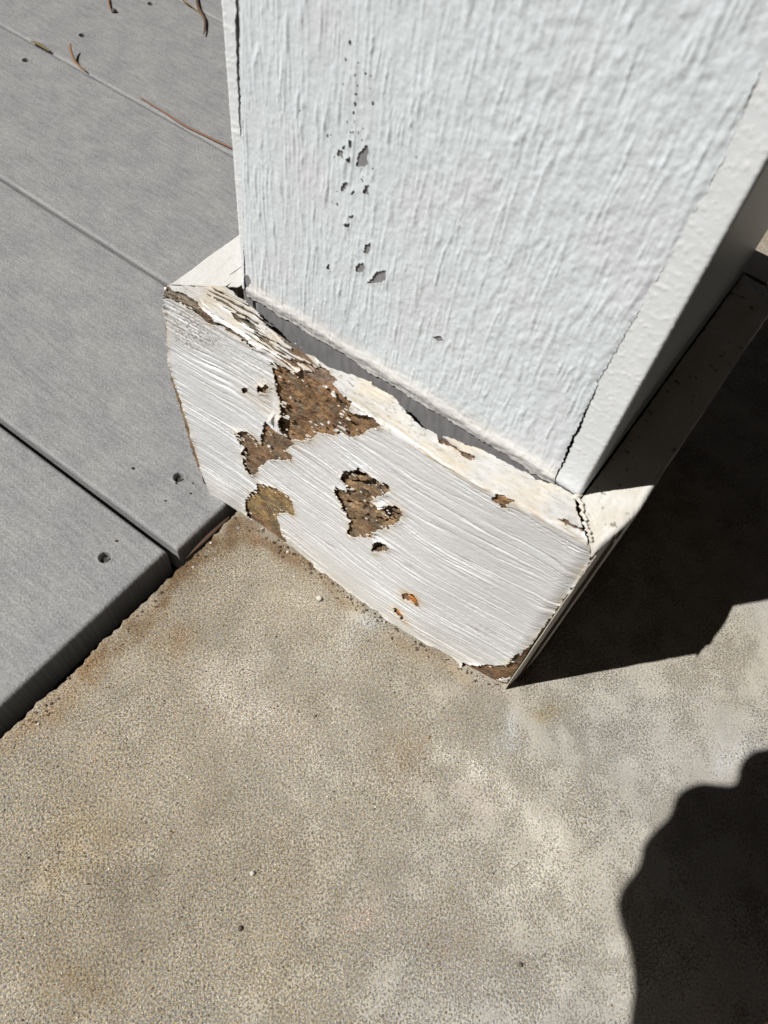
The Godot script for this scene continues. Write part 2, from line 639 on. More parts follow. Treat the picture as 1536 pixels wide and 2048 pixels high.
func post() -> void:
	var t0 := Time.get_ticks_msec()
	var root := thing("porch_post", "white painted square porch post with rotten peeling base trim", "post", Vector3(-0.078, 0, -0.078))
	var holder := -root.position
	# ---- front board: grey board below, white paint skin above
	var grey := noise(0.3, 61, 2)
	var xs := steps(-150.6, -10.7, 1.2)
	var ys := steps(0.0, 312.0, 1.6)
	ys.append(Y_END)
	var pos := PackedVector3Array()
	var col := PackedColorArray()
	for y in ys:
		for i in xs.size():
			var h := -0.13 + 0.07 * grey.get_noise_2d(xs[i] * 2.0, y * 0.25)
			if i == 0 or i == xs.size() - 1: h = -15.0
			pos.append(Vector3(xs[clampi(i, 1, xs.size() - 2)] if false else xs[i], y, h) * MM)
			var g := 0.20 + 0.06 * grey.get_noise_2d(xs[i] * 3.0, y * 0.25) + 0.02 * smoothstep(128.0, 139.0, y)
			col.append(Color(g, g, g * 1.03))
	for j in ys.size():  # the sides of the board go straight back
		pos[j * xs.size()].x = pos[j * xs.size() + 1].x
		pos[j * xs.size() + xs.size() - 1].x = pos[j * xs.size() + xs.size() - 2].x
	var front := put("front_board", sheet(xs.size(), ys.size(), pos, col, Vector3(0, 0, 1)), M.matt, root)
	front.position = holder
	var chips: Array = []
	for c in [
		[-104.9,217.7,-104.4,222.5,-103.1,224.2,-101.9,226.5,-100.8,227,-100.8,222.9,-100.1,221.5,-101.9,219.1],
		[-110.3,206.9,-109.7,209.4,-108.4,211.1,-107,211.7,-107.9,209.7,-108.9,207.6],
		[-101.9,211.3,-100.4,214,-99.5,214.4,-99.4,211,-101.2,210.7],
		[-108.1,196,-105.6,198,-105.8,196.1,-107.3,195.1],
		[-99.5,189,-99.1,192.6,-96.7,195.1,-96.5,193.2,-97.4,190.2],
		[-101.9,179.9,-101.8,183.5,-98.8,185.6,-98.3,183.6,-99.6,181.1],
		[-97,178,-94.9,181.6,-93.4,185.2,-89.9,187.8,-89.4,184.9,-91.1,181.9,-94.3,179.6],
		[-114.5,173.8,-113.8,176.6,-112.6,177.3,-112.9,174.7],
		[-112.4,218.5,-111.5,220.7,-109.7,220.6,-109.6,218.9,-111.3,218.1],
		[-108.5,218.8,-107.2,220.3,-106.4,218.8,-107.8,217.8],
		[-107.9,222.6,-107.8,225.3,-106.9,225.4,-106.8,223.2],
		[-110.4,221.2,-110.2,222.8,-109.4,222.9,-109.4,221.4],
		[-106.5,199.7,-104,202,-103.8,201,-105.7,199.4],
		[-106.1,207.9,-105.7,209.8,-104.8,209.9,-104.9,208.2],
		[-154.2,147.6,-152.3,149.6,-150.5,147.9,-151.7,144.4,-154.4,140.9],
		[-102.6,215.1,-102.4,216.5,-101.5,216.5,-101.7,214.6],
		[-68.3,171.9,-65.6,174.4,-63.9,173.7,-66,170.9],
	]: chips.append(Patch.new(c))
	var dots: Array = [-109.5,251.7,0.8,-110.7,247.1,0.5,-106.4,247.8,0.4,-107.1,244.4,0.5,-102,246.1,0.4,-106.1,241.8,0.5,-106.5,239.3,0.6,-106.5,236.4,0.8,-106.9,233.8,0.7,-100.6,239.1,0.7,-106.5,231.2,0.5,-109,230.2,0.5,-106.7,228.1,0.6,-107.6,227.7,0.5,-104.8,228.7,0.5,-103.3,230.7,0.5,-115.8,222.9,0.7,-114.6,223.7,0.4,-113.2,227.2,0.4,-112.3,234.5,0.4,-111,240.3,0.4,-103.3,227,0.5,-101.1,229.4,0.4,-111,201.8,0.7,-111.9,195.8,0.4,-113.1,217.3,0.5,-111.9,215.1,0.5,-111.4,206.3,0.5,-108,199.2,0.4,-84.7,230.4,0.5,-80.5,185.1,0.5,-95.4,200.6,0.4,-126.9,233.1,0.4,-146.2,210.3,0.5,-126.5,226.1,0.4,-101.9,242.7,0.4,-103.5,236.3,0.3,-109,232.9,0.4,-107,229.3,0.4,-103.8,246,0.5,-104.9,246.5,0.3,-98.7,220.3,0.5]
	xs = steps(-153.5, -8.0, 0.45)
	ys = post_rows(0.45)
	var nx := xs.size()
	var ny := ys.size()
	var ridge := noise(1.0, 62, 1)
	var ridge2 := noise(1.0, 63, 1)
	var lump := noise(1.0, 64, 2)
	var wob := noise(1.0, 65, 2)
	var micro := noise(1.0, 66, 1)
	var jag := noise(1.0, 67, 3)
	pos = PackedVector3Array(); col = PackedColorArray()
	var sd := PackedFloat32Array()
	pos.resize(nx * ny); col.resize(nx * ny); sd.resize(nx * ny)
	var crack_r := PackedFloat32Array([140, -9.6, 144, -10.0, 171, -10.8, 196, -11.3, 211, -10.6, 227, -10.0, 246, -9.0, 266, -8.8, 282, -9.8, 320, -9.8])
	var open_r := PackedFloat32Array([140, 0.1, 146, 0.4, 158, 0.75, 172, 0.6, 180, 0.35, 196, 0.22, 215, 0.12, 225, -0.1, 320, -0.2])
	var crack_l := PackedFloat32Array([140, -154.3, 150, -154.3, 172, -153.0, 202, -151.6, 217, -151.2, 239, -150.3, 249, -149.2, 320, -149.2])
	var open_l := PackedFloat32Array([140, 0.5, 156, 0.35, 170, -0.1, 176, 0.1, 190, -0.2, 205, 0.0, 212, 0.7, 225, 0.8, 240, 1.0, 320, 1.0])
	var line_r := PackedFloat32Array()
	var line_l := PackedFloat32Array()
	for y in ys:
		var w := 0.55 * jag.get_noise_1d(y * 0.5) + 0.5 * jag.get_noise_1d(y * 0.09)
		line_r.append(curve(crack_r, y) + w)
		line_l.append(curve(crack_l, y) + 0.5 * w)
	for j in ny:
		var y := ys[j]
		var gr := curve(open_r, y) * (0.75 + 0.6 * jag.get_noise_1d(y * 0.3 + 90.0))
		var gl := curve(open_l, y) * (0.8 + 0.6 * jag.get_noise_1d(y * 0.25 + 190.0))
		for i in nx:
			var x := xs[i]
			var q := j * nx + i
			var wy := y * 0.012
			var wx := x + 0.7 * wob.get_noise_2d(x * 0.02, y * 0.03) + 0.25 * jag.get_noise_2d(x * 0.1, y * 0.12)
			var across := clampf((x + 122.0) / 70.0 + 0.5 * wob.get_noise_2d(x * 0.012 + 7.0, y * 0.012), 0.0, 1.0)
			var a := 1.0 - absf(ridge.get_noise_2d(wx * 0.32, wy * 1.5))
			var b := 1.0 - absf(ridge2.get_noise_2d(wx * 0.68, wy * 2.6 + 9.0))
			var breakup := clampf(0.45 + 1.3 * wob.get_noise_2d(x * 0.16, y * 0.035 + 40.0), 0.0, 1.1)
			var break2 := clampf(0.5 + 1.2 * wob.get_noise_2d(x * 0.22 + 80.0, y * 0.05), 0.0, 1.1)
			var h := pow(a, 5.0) * 0.50 * breakup * (1.0 - 0.25 * across) + pow(b, 4.0) * 0.30 * break2 * (1.0 - 0.35 * across)
			h += (0.07 + 0.15 * across) * lump.get_noise_2d(wx * 0.20, y * 0.095)
			h += (0.06 + 0.06 * across) * lump.get_noise_2d(x * 0.42 + 30.0, y * 0.27)
			h += 0.055 * lump.get_noise_2d(x * 0.75 + 60.0, y * 0.62) + 0.02 * micro.get_noise_2d(x * 1.3, y * 1.1)
			h += 0.10 * wob.get_noise_2d(x * 0.05 + 70.0, y * 0.03)
			var flat := smoothstep(143.0, 151.0, y + 2.0 * wob.get_noise_1d(x * 0.1))
			h = lerpf(0.15 + 0.16 * lump.get_noise_2d(x * 0.2, y * 0.5) + 0.4 * h, h, flat)
			h += 0.65 * exp(-pow((y - 142.5 - 1.5 * jag.get_noise_1d(x * 0.06)) / 2.6, 2.0))
			var s := minf(y - 138.6 - 1.6 * jag.get_noise_2d(x * 0.06, 3.0) - 0.7 * jag.get_noise_2d(x * 0.35, 9.0), 99.0)
			s = minf(s, minf(line_r[j] - gr - x, x - line_l[j] - gl))
			h -= 0.25 * exp(-pow((x - line_r[j]) / 0.7, 2.0)) * smoothstep(320.0, 230.0, y) + 0.2 * exp(-pow((x - line_l[j]) / 0.7, 2.0))
			var pt := Vector2(x, y)
			if y < 240.0:
				for c: Patch in chips:
					var dd := c.at(pt)
					if dd > -5.0:
						var jd := dd + 0.7 * jag.get_noise_2d(x * 0.7, y * 0.45)
						s = minf(s, -jd)
						h += 0.09 * exp(-pow(jd / 0.5, 2.0))
			if x > -130.0 and x < -75.0 and y < 256.0:
				for e in range(0, dots.size(), 3):
					var dx: float = (x - dots[e]) * 1.5
					var dy: float = y - dots[e + 1]
					if absf(dx) < 2.0 and absf(dy) < 2.0:
						s = minf(s, sqrt(dx * dx + dy * dy) - dots[e + 2] * 0.95 + 0.45 * jag.get_noise_2d(x * 1.7, y * 1.2))
			pos[q] = Vector3(x, y, 0.22 + h) * MM
			sd[q] = s
			var t := 1.0 + 0.03 * wob.get_noise_2d(x * 0.05, y * 0.02 + 11.0)
			var dirt := clampf(wob.get_noise_2d(x * 0.03 + 50.0, y * 0.02), 0.0, 1.0) * 0.05
			var low := 1.0 - smoothstep(143.0, 152.0, y)
			var c2 := Color(0.642 * t, (0.698 - dirt) * t, (0.734 - dirt * 0.7) * t).lerp(Color(0.70, 0.695, 0.68), low)
			col[q] = c2
	var skin := put("paint_film", film(nx, ny, pos, col, sd, 0.30 * MM, Vector3(0, 0, 1), Color(0.5, 0.51, 0.52)), M.paint, front)
	print("post front ", Time.get_ticks_msec() - t0)
	# ---- side boards: the edge that shows beside the front board, the round arris and the side
	for side in 2:
		var us := steps(-1.3, 10.2, 0.4) if side == 0 else steps(-1.3, 6.6, 0.5)
		for e in 8: us.append(us[us.size() - 1] + 0.32)
		for e in [4.0, 9.0, 18.0, 40.0, 80.0, 120.0, 154.0]: us.append(us[us.size() - 1] + (e - (us[us.size() - 1] - (12.8 if side == 0 else 9.2))) if false else e + 13.0)
		ys = post_rows(0.6)
		pos = PackedVector3Array(); col = PackedColorArray(); sd = PackedFloat32Array()
		var brush := noise(1.0, 71 + side, 2)
		for y in ys:
			var w := 0.55 * jag.get_noise_1d(y * 0.5) + 0.5 * jag.get_noise_1d(y * 0.09)
			var line := curve(crack_r if side == 0 else crack_l, y) + (w if side == 0 else 0.5 * w)
			var gap := curve(open_r if side == 0 else open_l, y) * (0.75 + 0.5 * jag.get_noise_1d(y * 0.3 + 290.0))
			var edge := 0.0 if side == 0 else -156.3
			var width := absf(edge - line)
			for u in us:
				var bump := 0.05 * brush.get_noise_2d(u * 0.10, (y + u * 0.25) * 0.45) + 0.03 * brush.get_noise_2d(u * 0.06 + 9.0, y * 1.9)
				var scratch := pow(1.0 - absf(brush.get_noise_2d(u * 0.035 + 30.0, (y + u * 0.2) * 0.33)), 26.0)
				bump += 0.22 * scratch * (1.0 - smoothstep(10.0, 14.0, u))
				bump += 0.5 * exp(-pow((y - 142.0) / 3.0, 2.0))
				var r := 1.1
				var p: Vector3
				var top := width - r
				if u <= top: p = Vector3(u, 0, bump)
				else:
					var a := (u - top) / r
					if a < PI / 2: p = Vector3(top + r * sin(a) + bump * sin(a), 0, -r + r * cos(a) + bump * cos(a))
					else: p = Vector3(width + bump, 0, -r - (u - top - r * PI / 2))
				p.z = maxf(p.z, -154.0)
				p.x = line + p.x if side == 0 else line - p.x
				p.y = y
				pos.append(p * MM)
				sd.append(minf(u - gap, y - 140.3 - 0.8 * jag.get_noise_2d(u * 0.2, 77.0)))
				var t := 1.0 + 0.03 * brush.get_noise_2d(u * 0.1, y * 0.05)
				col.append(Color(0.70 * t, 0.735 * t, 0.76 * t).lerp(Color(0.78, 0.78, 0.78), 0.75 * scratch))
		var st := SurfaceTool.new()
		st.begin(Mesh.PRIMITIVE_TRIANGLES)
		if side == 0: box_mesh(st, Vector3(-0.0098, 0, -0.154), Vector3(-0.0004, Y_END * MM, -0.0003))
		else: box_mesh(st, Vector3(-0.1559, 0, -0.154), Vector3(-0.1512, Y_END * MM, -0.0003))
		var board := put("side_board", st.commit(), mat(Color(0.22, 0.22, 0.225), 0.8), root)
		board.position = holder
		put("paint_film", film(us.size(), ys.size(), pos, col, sd, 0.5 * MM, Vector3(0.6 if side == 0 else -0.6, 0, 1), Color(0.5, 0.5, 0.5)), M.paint, board)
	var bk := SurfaceTool.new()
	bk.begin(Mesh.PRIMITIVE_TRIANGLES)
	box_mesh(bk, Vector3(-0.1509, 0, -0.1545), Vector3(-0.0101, Y_END * MM, -0.142))
	put("back_board", bk.commit(), mat(Color(0.75, 0.76, 0.77), 0.5), root).position = holder
	base_front(root, holder)
	base_side(root, holder, 0)
	base_side(root, holder, 1)
	base_back(root, holder)
	print("post ", Time.get_ticks_msec() - t0)

func front_z(x: float, v: float) -> float:  # how far the face of the front base board stands out, mm
	var z := 19.3 - 5.0 * smoothstep(-45.0, 30.0, x) * 1.25 - 1.6 * pow(clampf((x - 9.0) / 6.0, 0.0, 1.0), 2.0)
	z += 2.0 * exp(-pow((x + 55.0) / 45.0, 2.0)) * clampf(v / 140.0, 0.0, 1.0)
	z += 1.6 * clampf((-150.0 - x) / 30.0, 0.0, 1.0)
	return z

func skirt(out: float, v: float, h: float) -> Vector2:  # (outwards, up) of a point v mm below the top arris; h is proud of the surface
	var r := 1.8
	var a := clampf((v + r) / (2.0 * r), 0.0, 1.0) * PI / 2
	var o := out - r + (r + h) * sin(a)
	var y := 140.0 - r + (r + h) * cos(a)
	if v < -r: o += v + r
	if v > r: y -= v - r
	return Vector2(o, y)

var back_edge := PackedFloat32Array([-176, 1.5, -166, 2.3, -150, 5.3, -134, 8.1, -118, 9.6, -106, 10.9, -96, 8.1, -87, 6.1, -75, 6.9, -66, 10.0, -60, 11.4, -54, 10.4, -40, 5.9, -30, 4.7, -20, 3.6, -10, 2.4, 2, 1.2])
var left_edge := PackedFloat32Array([-20, -158, -2, -178.5, 6, -179.7, 21, -181.4, 44, -184.6, 52, -184.0, 58, -183.2, 64, -182.3, 82, -180, 106, -178, 126, -175.8, 133, -173.8, 142, -172.5])
var right_edge := PackedFloat32Array([-20, -4, -15, -1.6, -10, 1.6, -3, 7.6, 0, 10.8, 6, 14.7, 22, 15.6, 38, 15.4, 60, 14.9, 86, 14.4, 112, 14.6, 142, 14.6])

func base_front(root: Node3D, holder: Vector3) -> void:
	var t0 := Time.get_ticks_msec()
	var P := {}
	P.patch_large = Patch.new([-124.9,5.2,-121.6,3.9,-116.2,1.6,-110.2,-0.3,-106.1,-3.3,-106.2,-5.6,-107.4,-7.7,-102.2,-7.3,-98.2,-6,-96.7,-3.6,-91.2,-1.4,-86.7,-0.6,-86.3,4.3,-79.9,0.3,-76.2,-0.1,-72.4,0.5,-73.7,3.7,-78.3,8.1,-78.8,11.8,-83.6,16.9,-88.8,19.5,-93.9,25,-98.5,27,-102.1,31.8,-104.8,37.2,-109.7,41.9,-114.7,44.8,-118.7,43.8,-120.4,39.6,-119.1,30.3,-121.2,22.7,-122.8,14.1])
	P.patch_fork = Patch.new([-148.7,68.7,-144.9,63.6,-140.3,60.4,-137.1,61.1,-135,62.7,-133.1,63.4,-132,56.9,-129.9,45.5,-128.3,43.3,-125.8,45.3,-122.8,45.3,-119.2,44.9,-115.2,44.6,-112.7,47,-115.7,50.9,-117.8,55.4,-113.7,55.8,-114.8,60.1,-123.3,67,-128.9,72,-130.3,77.5,-133.8,81.4,-136.5,89.1,-139.7,94.4,-143.8,94.2,-145.7,88.3,-145.7,81,-144.8,75.8,-147.9,72.9])
	P.patch_tan = Patch.new([-137.1,99.8,-132.8,94.9,-129.8,94.5,-125.1,90.8,-121.7,90.7,-117.2,90.2,-114.4,93.1,-113.8,97.4,-112.7,101.2,-113.9,105.8,-119.8,109.2,-123.4,113.8,-123.6,121,-121.3,127.7,-117.1,134.4,-120.9,140.5,-131.8,142.7,-139.4,141.3,-145.7,138.4,-147.1,130.7,-146.5,123,-141.4,111.2,-138,104.6])
	P.patch_leaf = Patch.new([-87.7,48.4,-87,43.4,-83.3,38.6,-79.6,34,-75.9,32,-73.7,34,-70.9,32.8,-68.9,33.7,-65.3,31.6,-63.3,32.5,-63.4,35.3,-67,41.7,-71.3,48.1,-71.5,50.5,-68.7,48.5,-66.3,47.6,-63.6,44.9,-59.6,41.7,-57.3,40.8,-55.9,43.8,-56.8,50.9,-59.1,56.4,-61.6,60.7,-62.7,60.2,-63.4,63.3,-67,68.8,-68.3,76.1,-72.2,81.2,-77.5,85.1,-81.3,86.6,-81.5,84.2,-80,80.9,-83.5,71.9,-86.6,65.4,-89.6,60.6,-90.4,56.8,-88.8,56,-84.2,54.6,-83.9,50.6])
	P.patch_hole = Patch.new([-67.4,84.8,-66,77.9,-63.8,73.7,-60.2,72.4,-57.9,73.3,-58.5,77.4,-62.3,81.7,-66.1,86.9])
	P.patch_corner = Patch.new([-11.1,138.1,-4.8,135.3,2.4,127.1,9,118.6,11.1,112.2,10.8,107.3,11.4,100,12.6,100.5,13.3,94.2,15.9,86,18.3,79.6,23.9,91.1,18.7,122.5,16.3,129.5,7.6,139.3,-2.5,145.5,-8.6,144.7])
	P.patch_ridge = Patch.new([-54.3,-9,-52.4,-9.5,-47.7,-8.8,-41.4,-9.6,-38.2,-10,-37,-8.7,-38.4,-7.6,-41.5,-7.2,-45.1,-7.5,-48.3,-7.2,-51.4,-6.8])
	P.patch_knot = Patch.new([-24.5,1.7,-23.1,-0.3,-20.9,-0.5,-16.9,-0.7,-18.4,1.9,-17.5,3.6,-19,5.7,-22.3,5.8,-24.2,4.5])
	P.patch_seam = Patch.new([-1.8,-2.4,1.2,-3.4,5.1,-3.1,8,-3.5,8.2,-2.4,5.2,-1.5,1.6,-1.2])
	P.patch_wedge = Patch.new([-180.3,6.2,-178.1,0.2,-178.5,-2.9,-174.3,-1.1,-171.5,-2.3,-164.6,-2.3,-154,1.3,-145.4,0.5,-138,0.4,-127.1,2.8,-134.4,2.9,-141.9,3,-147.5,2.8,-156.4,4.7,-162,3.5,-169.7,2.5,-175.9,4])
	P.flaky = Patch.new([-163.4,-10.3,-161.5,-13.5,-151,-14.6,-141.6,-14.8,-130.5,-12.7,-118.5,-10.4,-107.9,-7.2,-106.3,-3.1,-112.9,-0.3,-122.2,-0.8,-136.9,-3,-150.1,-5.2,-157.5,-6])
	P.blemish_a = Patch.new([-132.9,24.9,-127.8,19.4,-125.9,19.6,-128,25.1,-132.1,27.6])
	P.blemish_b = Patch.new([-141.5,31.9,-138.1,29,-137.8,31.9,-141.1,35])
	P.nail_a = Patch.new([-47.4,106.1,-45.2,101.4,-41.3,98.3,-39.1,101.6,-37.1,106.5,-39.1,108,-42.2,106.7,-45.8,109.3])
	P.nail_b = Patch.new([-49.6,123.1,-47.6,120.4,-45,122.4,-42.1,126.4,-43.5,128.4,-47.4,126.7,-49.1,126.9])
	P.mould = Patch.new([-175.2,6,-164.3,5.9,-152.1,9.8,-152.8,15.4,-170.9,28.8,-178.2,28.3,-177.8,17.6])
	var holes: Array = []
	for k: String in ["patch_large", "patch_fork", "patch_tan", "patch_leaf", "patch_hole", "patch_corner", "patch_ridge", "patch_knot", "patch_seam", "patch_wedge", "blemish_a", "blemish_b", "nail_a", "nail_b"]:
		holes.append(P[k])
	var grain := noise(1.0, 81, 1)
	var grain2 := noise(1.0, 82, 1)
	var wob := noise(1.0, 83, 2)
	var jag := noise(1.0, 84, 3)
	var micro := noise(1.0, 85, 1)
	var spot := noise(1.0, 86, 2)
	# -- the wood itself: up the back, over the top, down the front
	var rows: Array = []
	for y in [0.0, 40.0, 90.0, 120.0, 132.0]: rows.append([-99.0, y])
	for v in steps(-14.0, 141.0, 0.5): rows.append([v, 0.0])
	var nx := 400
	var ny := rows.size()
	var pos := PackedVector3Array()
	var col := PackedColorArray()
	pos.resize(nx * ny); col.resize(nx * ny)
	var large: Patch = P.patch_large
	var tan: Patch = P.patch_tan
	var leaf: Patch = P.patch_leaf
	var hole: Patch = P.patch_hole
	var fork: Patch = P.patch_fork
	var ridge: Patch = P.patch_ridge
	var wedge: Patch = P.patch_wedge
	for j in ny:
		var v: float = rows[j][0]
		var rear := v < -50.0
		var vv := 0.0 if rear else v
		var xl := curve(left_edge, vv) - 0.9 - 2.9 * smoothstep(45.0, 62.0, vv) * smoothstep(142.0, 110.0, vv)
		var xr := curve(right_edge, vv) + 0.5
		for i in nx:
			var x := xl + (xr - xl) * i / (nx - 1.0)
			var fz := front_z(x, vv)
			var zb := curve(back_edge, x) + 0.5 * jag.get_noise_1d(x * 0.3)
			var q := j * nx + i
			if i == 0: x += 2.0 * jag.get_noise_1d(v * 0.35)
			if rear:
				pos[q] = Vector3(x, rows[j][1], zb + 0.7) * MM
				col[q] = Color(0.10, 0.07, 0.045)
				continue
			var fib := grain.get_noise_2d(x * 0.10, v * 1.1)
			var fib2 := micro.get_noise_2d(x * 0.5, v * 1.6)
			var lump := spot.get_noise_2d(x * 0.16, v * 0.2)
			var h := -0.95 + 0.14 * fib + 0.12 * fib2 + 0.26 * lump
			var pt := Vector2(x, v)
			var dl := leaf.at(pt)
			var da := large.at(pt)
			var dh := hole.at(pt)
			var dt := tan.at(pt)
			var df := fork.at(pt)
			var c := Color(0.215, 0.128, 0.062)
			if dt > -3.0: c = Color(0.265, 0.178, 0.078)
			elif df > -3.0: c = Color(0.19, 0.122, 0.068)
			elif dl > -3.0:
				c = Color(0.20, 0.130, 0.070)
				var pit := smoothstep(0.02, 0.28, spot.get_noise_2d(x * 0.13 + 20.0, v * 0.16) + 0.45 * smoothstep(-72.0, -60.0, x) - 0.18 + (0.35 if v < 46.0 else 0.0) - 0.012 * maxf(0.0, v - 62.0)) * smoothstep(0.0, 3.0, dl)
				h -= 2.4 * pit + 0.5 * clampf(dl, 0.0, 2.0) * 0.4
				h += (0.5 * absf(fib2) + 0.7 * absf(spot.get_noise_2d(x * 0.5, v * 0.5))) * pit
				c = c.lerp(Color(0.055, 0.04, 0.028), 0.8 * pit)
			elif dh > -3.0:
				h -= 3.4 * smoothstep(-0.3, 2.5, dh)
				c = Color(0.12, 0.09, 0.058)
			elif da > -4.0:
				var crumb := absf(spot.get_noise_2d(x * 0.45, v * 0.6))
				h -= 0.25 * clampf(da, 0.0, 2.5) - 0.12 * crumb
				var deep := smoothstep(0.22, 0.55, spot.get_noise_2d(x * 0.11 + 60.0, v * 0.13)) * smoothstep(0.0, 4.0, da)
				h -= 0.6 * deep
				c = c.lerp(Color(0.09, 0.055, 0.034), 0.5 * deep).lerp(Color(0.16, 0.065, 0.035), smoothstep(3.0, -6.0, v) * smoothstep(-120.0, -95.0, x))
			elif ridge.at(pt) > -3.0: c = Color(0.20, 0.088, 0.052)
			elif v < 8.0 and x < -120.0:
				c = Color(0.135, 0.115, 0.085)
				h += 0.3 * fib
			if x < -168.0 and v > 20.0: c = Color(0.20, 0.14, 0.075)
			if v < -1.0: c = c.lerp(Color(0.085, 0.065, 0.05), 0.5)
			if v > 132.0: c = c.lerp(Color(0.17, 0.10, 0.06), 0.6)
			var ang := 2.2 * wob.get_noise_2d(x * 0.03 + 15.0, v * 0.04)
			var ux := x * cos(ang) - v * sin(ang)
			var uv_ := x * sin(ang) + v * cos(ang)
			var hair := pow(1.0 - absf(jag.get_noise_2d(ux * 0.05, uv_ * 0.55)), 7.0)
			var hair2 := pow(1.0 - absf(jag.get_noise_2d(uv_ * 0.07 + 50.0, ux * 0.4)), 9.0)
			h += 0.20 * hair + 0.14 * hair2
			var k := 0.68 + 0.30 * fib2 + 0.22 * fib + 0.30 * lump + 0.75 * hair + 0.4 * hair2
			if dl < -3.0: c = c.lerp(Color(0.16, 0.085, 0.045), clampf(1.4 * jag.get_noise_2d(x * 0.04 + 66.0, v * 0.05), 0.0, 0.6))
			k *= 1.0 + 0.55 * wob.get_noise_2d(x * 0.07 + 150.0, v * 0.09)
			c = c.lerp(Color(0.15, 0.125, 0.095), clampf(1.3 * spot.get_noise_2d(x * 0.07 + 210.0, v * 0.12), 0.0, 0.55))
			k *= 1.0 - 0.4 * smoothstep(0.36, 0.5, jag.get_noise_2d(x * 0.22 + 33.0, v * 0.3))
			c = Color(c.r * k, c.g * k, c.b * k)
			var w := skirt(fz, maxf(v, -(fz - zb - 0.7)), h)
			pos[q] = Vector3(x, w.y, w.x) * MM
			col[q] = c
	var board := put("base_board", sheet(nx, ny, pos, col, Vector3(0, 0.3, 1)), M.rough, root)
	board.position = holder
	board.set_meta("label", "rotten front base board showing brown wood through peeling white paint")
	# -- the paint skin
	var xs := steps(-187.0, 17.0, 0.4)
	var vs := steps(-16.0, 141.0, 0.4)
	nx = xs.size(); ny = vs.size()
	pos = PackedVector3Array(); col = PackedColorArray()
	var sd := PackedFloat32Array()
	pos.resize(nx * ny); col.resize(nx * ny); sd.resize(nx * ny)
	var flaky: Patch = P.flaky
	var mould: Patch = P.mould
	var low := PackedFloat32Array([-186, 150, -150, 150, -128, 141.5, -118, 137.5, -106, 138.8, -101, 137.0, -96, 139.0, -84, 137.6, -70, 138.8, -60, 137.2, -40, 138.4, -24, 136.6, -14, 137.8, 20, 136.0])
	for j in ny:
		var v := vs[j]
		var xl := curve(left_edge, v)
		var xr := curve(right_edge, v)
		for i in nx:
			var x := xs[i]
			var q := j * nx + i
			var fz := front_z(x, v)
			var zb := curve(back_edge, x)
			var pt := Vector2(x, v)
			var ja := jag.get_noise_2d(x * 0.10, v * 0.22)
			var jb := jag.get_noise_2d(x * 0.42 + 40.0, v * 0.9)
			var js := 1.1 * ja + 0.75 * jb
			var s := minf(x - xl, xr - x) + 0.7 * js
			s = minf(s, v + (fz - zb) + 0.9 * js)
			s = minf(s, curve(low, x) - v + 1.0 * js)
			var lift := 0.0
			for p: Patch in holes:
				var d := p.at(pt)
				if d > -5.0: s = minf(s, -d + js)
			if s < 0.0 and s > -7.0 and v > -1.0 and v < 137.0 and x > xl + 3.0 and x < xr - 1.0:  # scraps that still cling to the wood
				s = maxf(s, minf((jag.get_noise_2d(x * 0.13 + 310.0, v * 0.34) - (0.38 if v < 42.0 and x > -125.0 and x < -70.0 else 0.47) + 0.02 * s) * 5.0, 0.9))
			var fl := flaky.at(pt)
			if fl > -5.0:
				var slit := jag.get_noise_2d(x * 0.035 + 9.0, v * 0.62) + 0.32 * jag.get_noise_2d(x * 0.2, v * 1.3)
				s = minf(s, (slit + 0.10 - 0.10 * clampf(fl, -3.0, 2.0)) * 2.2)
				lift += 0.25 * clampf(fl, 0.0, 1.0)
			var speck := 0.0
			if v < 2.0 and x > -112.0: speck = smoothstep(0.30, 0.42, jag.get_noise_2d(x * 0.22 + 200.0, v * 0.75)) * (0.5 + 0.5 * smoothstep(-30.0, -70.0, x))
			if v < 1.0 and v > -14.0 and x > -98.0:  # fine cracks along the weathered top
				var ck := absf(grain2.get_noise_2d(x * 0.018 + 80.0, v * 0.34)) * 3.0 - 0.10 + 0.9 * maxf(0.0, spot.get_noise_2d(x * 0.05, v * 0.1) + 0.12)
				s = minf(s, maxf(ck, -0.2) if x < -55.0 else ck + 0.25)
			# grain of the board in the paint
			var warp := 1.0 * wob.get_noise_2d(x * 0.011, v * 0.02) + 0.16 * jag.get_noise_2d(x * 0.07, v * 0.1)
			var vg := v + 3.2 * warp - 0.012 * x
			var g := grain.get_noise_2d(x * 0.006 + 3.0, vg * 0.23)
			var g2 := grain2.get_noise_2d(x * 0.012, vg * 0.50)
			var g3 := micro.get_noise_2d(x * 0.03, vg * 0.95)
			var amp := clampf(0.75 + 1.1 * wob.get_noise_2d(x * 0.02 + 30.0, v * 0.04), 0.15, 1.4)
			var amp2 := clampf(0.45 + 1.3 * wob.get_noise_2d(x * 0.03 + 130.0, v * 0.08), 0.0, 1.3)
			var crease := pow(1.0 - absf(g), 9.0)
			var crease2 := pow(1.0 - absf(g2), 7.0)
			var h := amp * (0.18 * g - 0.58 * crease) - amp2 * 0.20 * crease2 + 0.035 * g3
			h += 0.06 * jag.get_noise_2d(x * 0.25, v * 0.6) + 0.12 * wob.get_noise_2d(x * 0.03, v * 0.05 + 60.0)
			if v < 0.0: h *= 0.45
			h -= 0.4 * smoothstep(0.0, 10.0, v) * smoothstep(140.0, 128.0, v) * 0.0
			# edges that have let go
			var near := clampf(s, 0.0, 12.0)
			var loose := clampf(0.25 + 1.1 * wob.get_noise_2d(x * 0.05 + 90.0, v * 0.06), 0.05, 1.0)
			lift += loose * 1.05 * exp(-near / 1.6)
			var fx := (x + 122.0) / 6.0
			var fv := (v - 36.0) / 9.0
			lift += 2.6 * exp(-near / 2.6) * exp(-fx * fx - fv * fv)
			fx = (x + 66.0) / 5.0
